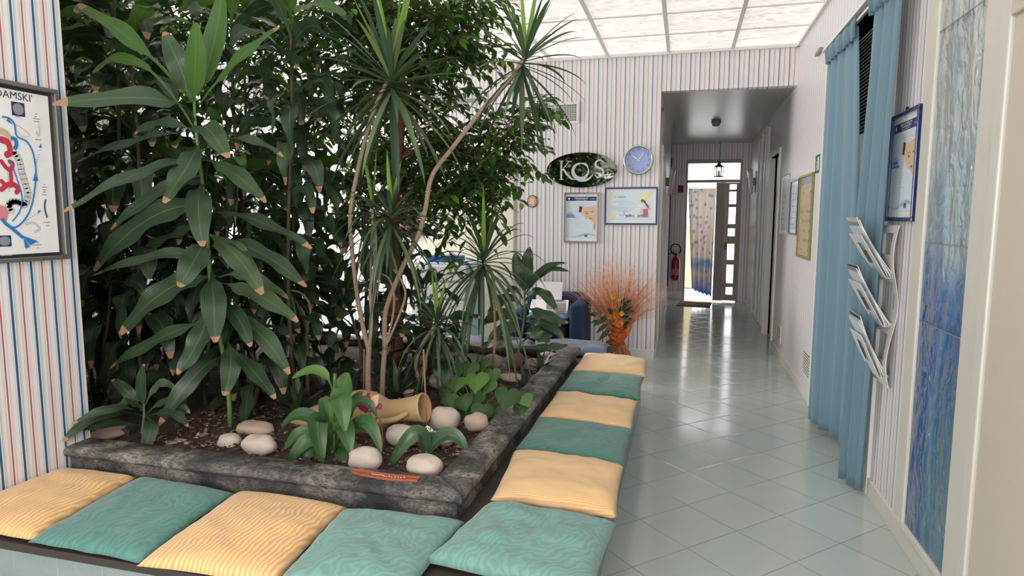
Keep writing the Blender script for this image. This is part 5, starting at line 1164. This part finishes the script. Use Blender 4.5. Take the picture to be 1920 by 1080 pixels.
# fire extinguisher
ce = at(1267, 500, 12.2); X = Matrix.Translation((ce.x, 12.24, .38)); p = thing('fire_extinguisher', 'red fire extinguisher hanging on the corridor end wall', 'extinguisher', (ce.x, 12.24, .38))
m = mb(); m.lathe([(.05, 0), (.075, .01), (.078, .04), (.078, .36), (.06, .41), (.025, .44), (.02, .47)], 24, X); m.build('cylinder', 'red', p, smooth=True)
m = mb(); m.lathe([(.0785, .1), (.0785, .22)], 24, X, cap=False); m.build('instruction_label', mat('red_white_label', 'c08a86', .5), p)
m = mb(); m.box(-.02, .02, -.02, .02, .46, .5, X=X); m.box(-.02, .12, -.012, .012, .5, .515, X=X @ Matrix.Rotation(R(-15), 4, 'Y')); m.build('valve_handle', 'rubber', p)
m = mb(); stem_tube(m, [X @ Vector(q) for q in [(0, -.01, .47), (-.06, -.02, .5), (-.1, -.03, .58), (-.06, -.03, .66), (.03, -.03, .66), (.08, -.03, .58), (.06, -.04, .5)]], .012, .012, k=24); m.build('hose', 'rubber', p, smooth=True)
# small red notice and white shelf
m = mb(wallM('back', -.14, YE, 1.99)); m.box(0, .1, 0, .13, 0, .01); m.build('wall_notice', 'maroon', tagd=T('small dark red notice above the fire extinguisher', 'notice'))
m = mb(wallM('back', -.26, YE, 1.86)); m.box(0, .25, 0, .09, 0, .06); m.build('wall_shelf', 'white_old', bevel=.005, tagd=T('white oblong shelf on the corridor end wall', 'lamp'))
# beaded dark strip along the corridor left wall
m = mb()
for k in range(46):
    for j in range(3): X = Matrix.Translation((XC+.022, 11.95+.06*j, .3+.05*k+.02*(j % 2))); m.lathe([(.001, -.018), (.014, 0), (.001, .018)], 6, X)
m.build('bead_curtain', 'black_mat', tagd=dict(label='dark bead string curtain at the corridor left wall', category='bead curtain', kind='stuff'))

# ------------------------------------------------------------------ armchair and its load
Ya = 6.05
p = thing('armchair', 'navy blue armchair against the back wall behind the planter', 'armchair', (-1.2, 6.5, 0))
def rbox(m, x0, x1, y0, y1, z0, z1): m.box(x0, x1, y0, y1, z0, z1)
m = mb(); rbox(m, -1.60, -.98, 6.6, 6.78, .12, .76); m.build('backrest', 'navycloth', p, bevel=.06, seg=4)
m = mb(); rbox(m, -1.04, -.92, 6.02, 6.72, .1, .72); m.build('armrest', 'navycloth', p, bevel=.04, seg=4)
m = mb(); rbox(m, -1.64, -1.52, 6.02, 6.72, .1, .62); m.build('armrest', 'navycloth', p, bevel=.04, seg=4)
m = mb(); rbox(m, -1.50, -1.08, 6.08, 6.64, .38, .5); m.build('seat', 'navycloth', p, bevel=.03, seg=4)
m = mb(); rbox(m, -1.50, -1.08, 6.12, 6.64, .1, .36); m.build('base', 'black', p)
def fold_stack(name, label, cat, x0, x1, y0, y1, z0, n_, th, mt):
    m = mb(); nn = 18
    for k in range(n_):
        zb = z0+k*th; top = {}
        jx = rnd.uniform(-.012, .012)
        for i in range(nn+1):
            for j in range(nn+1):
                u, v = i/nn*2-1, j/nn*2-1; e = (max(0, (1-abs(u)**6)*(1-abs(v)**6)))**.35; x = x0+(x1-x0)*(u+1)/2+jx; y = y0+(y1-y0)*(v+1)/2; wv = .006*noise.noise(Vector((x*12, y*12, k)))
                top[i, j, 0] = m.V((x, y, zb+th/2-th*.48*e)); top[i, j, 1] = m.V((x, y, zb+th/2+th*.48*e+wv*e))
        for i in range(nn):
            for j in range(nn):
                for s in (0, 1): m.Fc((top[i, j, s], top[i+1, j, s], top[i+1, j+1, s], top[i, j+1, s]))
    return m.build(name, mt, smooth=True, tagd=T(label, cat))
fold_stack('folded_jeans', 'folded blue denim cloth lying on the armchair seat', 'clothes', -1.47, -1.06, 6.04, 6.5, .502, 2, .05, 'denim2')
c = (-1.22, 6.2, .62)
m = mb(); X = Matrix.Translation((-1.28, 6.3, .62)) @ Matrix.Rotation(R(8), 4, 'Z') @ Matrix.Rotation(R(16), 4, 'X'); m.box(-.2, .18, -.12, .2, 0, .02, X=X); m.build('newspaper', 'paper', tagd=T('white magazines spread on the jeans on the armchair', 'papers'))
p = thing('tissue_box', 'white box with a small dark label resting on the armchair papers', 'box', (-1.2, 6.2, .64)); m = mb(); X = Matrix.Translation((-1.2, 6.2, .645)) @ Matrix.Rotation(R(10), 4, 'Z'); m.box(-.1, .1, -.07, .07, 0, .075, X=X); m.build('carton', 'white', p, bevel=.012)
m = mb(); m.box(-.04, .01, -.0735, -.0705, .02, .055, X=X); m.build('dark_label', 'p_hair', p); m = mb(); m.box(-.08, .08, -.04, .04, .073, .083, X=X); m.build('opening', 'p_grey2', p)
m = mb(); X = Matrix.Translation((-1.32, 6.5, .66)) @ Matrix.Rotation(R(72), 4, 'X'); m.box(-.15, .12, 0, .22, 0, .012, X=X); m.build('paper_sheet', 'paper', tagd=T('white sheet propped against the armchair backrest', 'paper'))

# ------------------------------------------------------------------ orange reed bouquet
b = Vector((-.57, 6.5, 0)); tie = Vector((-.635, 6.55, .36)); rg = random.Random(3)
p = thing('dried_bouquet', 'tall bouquet of orange dried reeds with flowers and ribbon standing by the back wall', 'bouquet', b)
m = mb()
for i in range(620):
    a = rg.uniform(-1, 1); dpt = rg.gauss(0, .12); ang = a*.82+rg.gauss(0, .1); l = rg.uniform(.45, .86)*(1-.18*abs(a)); d = Vector((math.sin(ang)*.95-.05, dpt, math.cos(ang))).normalized()
    foot = Vector((b.x+.04+rg.uniform(-.1, .13)-a*.03, b.y-.05+rg.uniform(-.08, .06), .0)); t_ = tie+Vector((rg.uniform(-.04, .04), rg.uniform(-.03, .03), rg.uniform(-.02, .02)))
    q = t_+d*l*.6; e = t_+d*l+Vector((math.sin(ang)*.05, 0, -.07*abs(a)))
    if e.y > 7.1: e.y = 7.1
    q.y = min(q.y, 7.08); m.tube([foot, t_, q, e] if i % 2 == 0 else [t_, q, e], [.0028, .0028, .0018, .0007] if i % 2 == 0 else [.0024, .0018, .0007], 3, cap=False)
m.build('reeds', 'reed', p)
m = mb()
for k in range(5): z = .27+.045*k; m.lathe([(.045, -.03), (.085+.012*math.sin(k*2), 0), (.05, .03)], 14, Matrix.Translation((tie.x+.02*math.sin(k*3)+(.36-z)*-.3, tie.y-.01, z)) @ Matrix.Rotation(.5*math.sin(k*2.1), 4, 'Y'))
leafmesh(m, [tie+Vector((-.02, -.08, -.08)), tie+Vector((.1, -.12, .0)), tie+Vector((.16, -.1, .12))], .07, oval_prof, Vector((0, -1, .2)), wave=.2, ns=10)
m.build('ribbon', 'ribbon', p, smooth=True)
def flower(x, y, r, mt, dy=0):
    c = at(x, y, 6.5+dy); m = mb()
    for k in range(9):
        a = k*.698; d = Vector((math.cos(a), -.35, math.sin(a))).normalized(); leafmesh(m, [c, c+d*r*.6, c+d*r+Vector((0, -.004, 0))], r*.7, oval_prof, Vector((0, -1, 0)), nx=2, ns=4)
    m.lathe([(.001, -.25*r), (.3*r, 0), (.001, .25*r)], 8, Matrix.Translation(c+Vector((0, -.2*r, 0)))); m.build('flower', mt, p, smooth=True)
for f_ in [(1150, 556, .03, 'yellow'), (1151, 573, .034, 'orange'), (1166, 588, .028, 'yellow'), (1143, 593, .036, 'orange'), (1155, 592, .04, 'orange'), (1158, 602, .034, 'orange'), (1164, 606, .032, 'yellow'), (1171, 604, .022, 'orange'), (1163, 622, .035, 'orange'), (1162, 640, .035, 'orange'), (1173, 650, .03, 'yellow'), (1131, 590, .02, 'yellow'), (1161, 562, .022, 'yellow')]: flower(*f_)
m = mb()
for (x, y, tx, ty) in [(1165, 580, 1185, 562), (1168, 585, 1190, 585), (1165, 595, 1185, 600), (1160, 585, 1178, 570), (1135, 600, 1112, 612), (1140, 608, 1118, 625), (1145, 615, 1122, 640), (1120, 590, 1104, 592), (1128, 605, 1108, 605), (1165, 570, 1175, 560), (1168, 610, 1182, 606), (1165, 615, 1180, 622), (1150, 590, 1138, 580), (1142, 620, 1130, 635), (1172, 590, 1188, 575), (1140, 598, 1125, 598)]:
    a = at(x, y, 6.5); c = at(tx, ty, 6.46); leafmesh(m, [a, a.lerp(c, .5)+Vector((0, 0, .02)), c], .045, oval_prof, Vector((rg.uniform(-.4, .4), -1, .4)), nx=2, ns=6)
m.build('leaves', 'leaf_dark', p, smooth=True)

# ------------------------------------------------------------------ glimpses behind the plants
p = thing('storage_trolley', 'pale blue and white drawer trolley with a blue top glimpsed through the leaves', 'trolley', (-2.55, 6.7, 0))
m = mb(); m.box(-2.85, -2.2, 6.5, 6.95, 0, 1.05); m.build('body', 'paleblue', p, bevel=.01)
for k in range(5):
    mb().box(-2.82, -2.23, 6.48, 6.5, .1+.19*k, .26+.19*k).build('drawer', 'white', p, bevel=.008)
mb().box(-2.7, -2.35, 6.55, 6.8, 1.05, 1.12).build('top_tray', 'blue', p, bevel=.01)
m = mb(); prev = None
for j in range(13):
    v = j/12; row = [m.V((-3.17+.13*math.cos(a)*(1-.2*math.sin(v*3)), YB-.06+.04*math.sin(a), 2.05-.75*v)) for a in [2*math.pi*k/14 for k in range(14)]]
    if prev:
        for k in range(14): m.Fc((prev[k], prev[(k+1) % 14], row[(k+1) % 14], row[k]))
    else: m.Fc(row)
    prev = row
m.Fc(prev); m.build('hanging_coat', 'maroon', smooth=True, tagd=T('maroon garment hanging on the back wall behind the leaves', 'coat'))
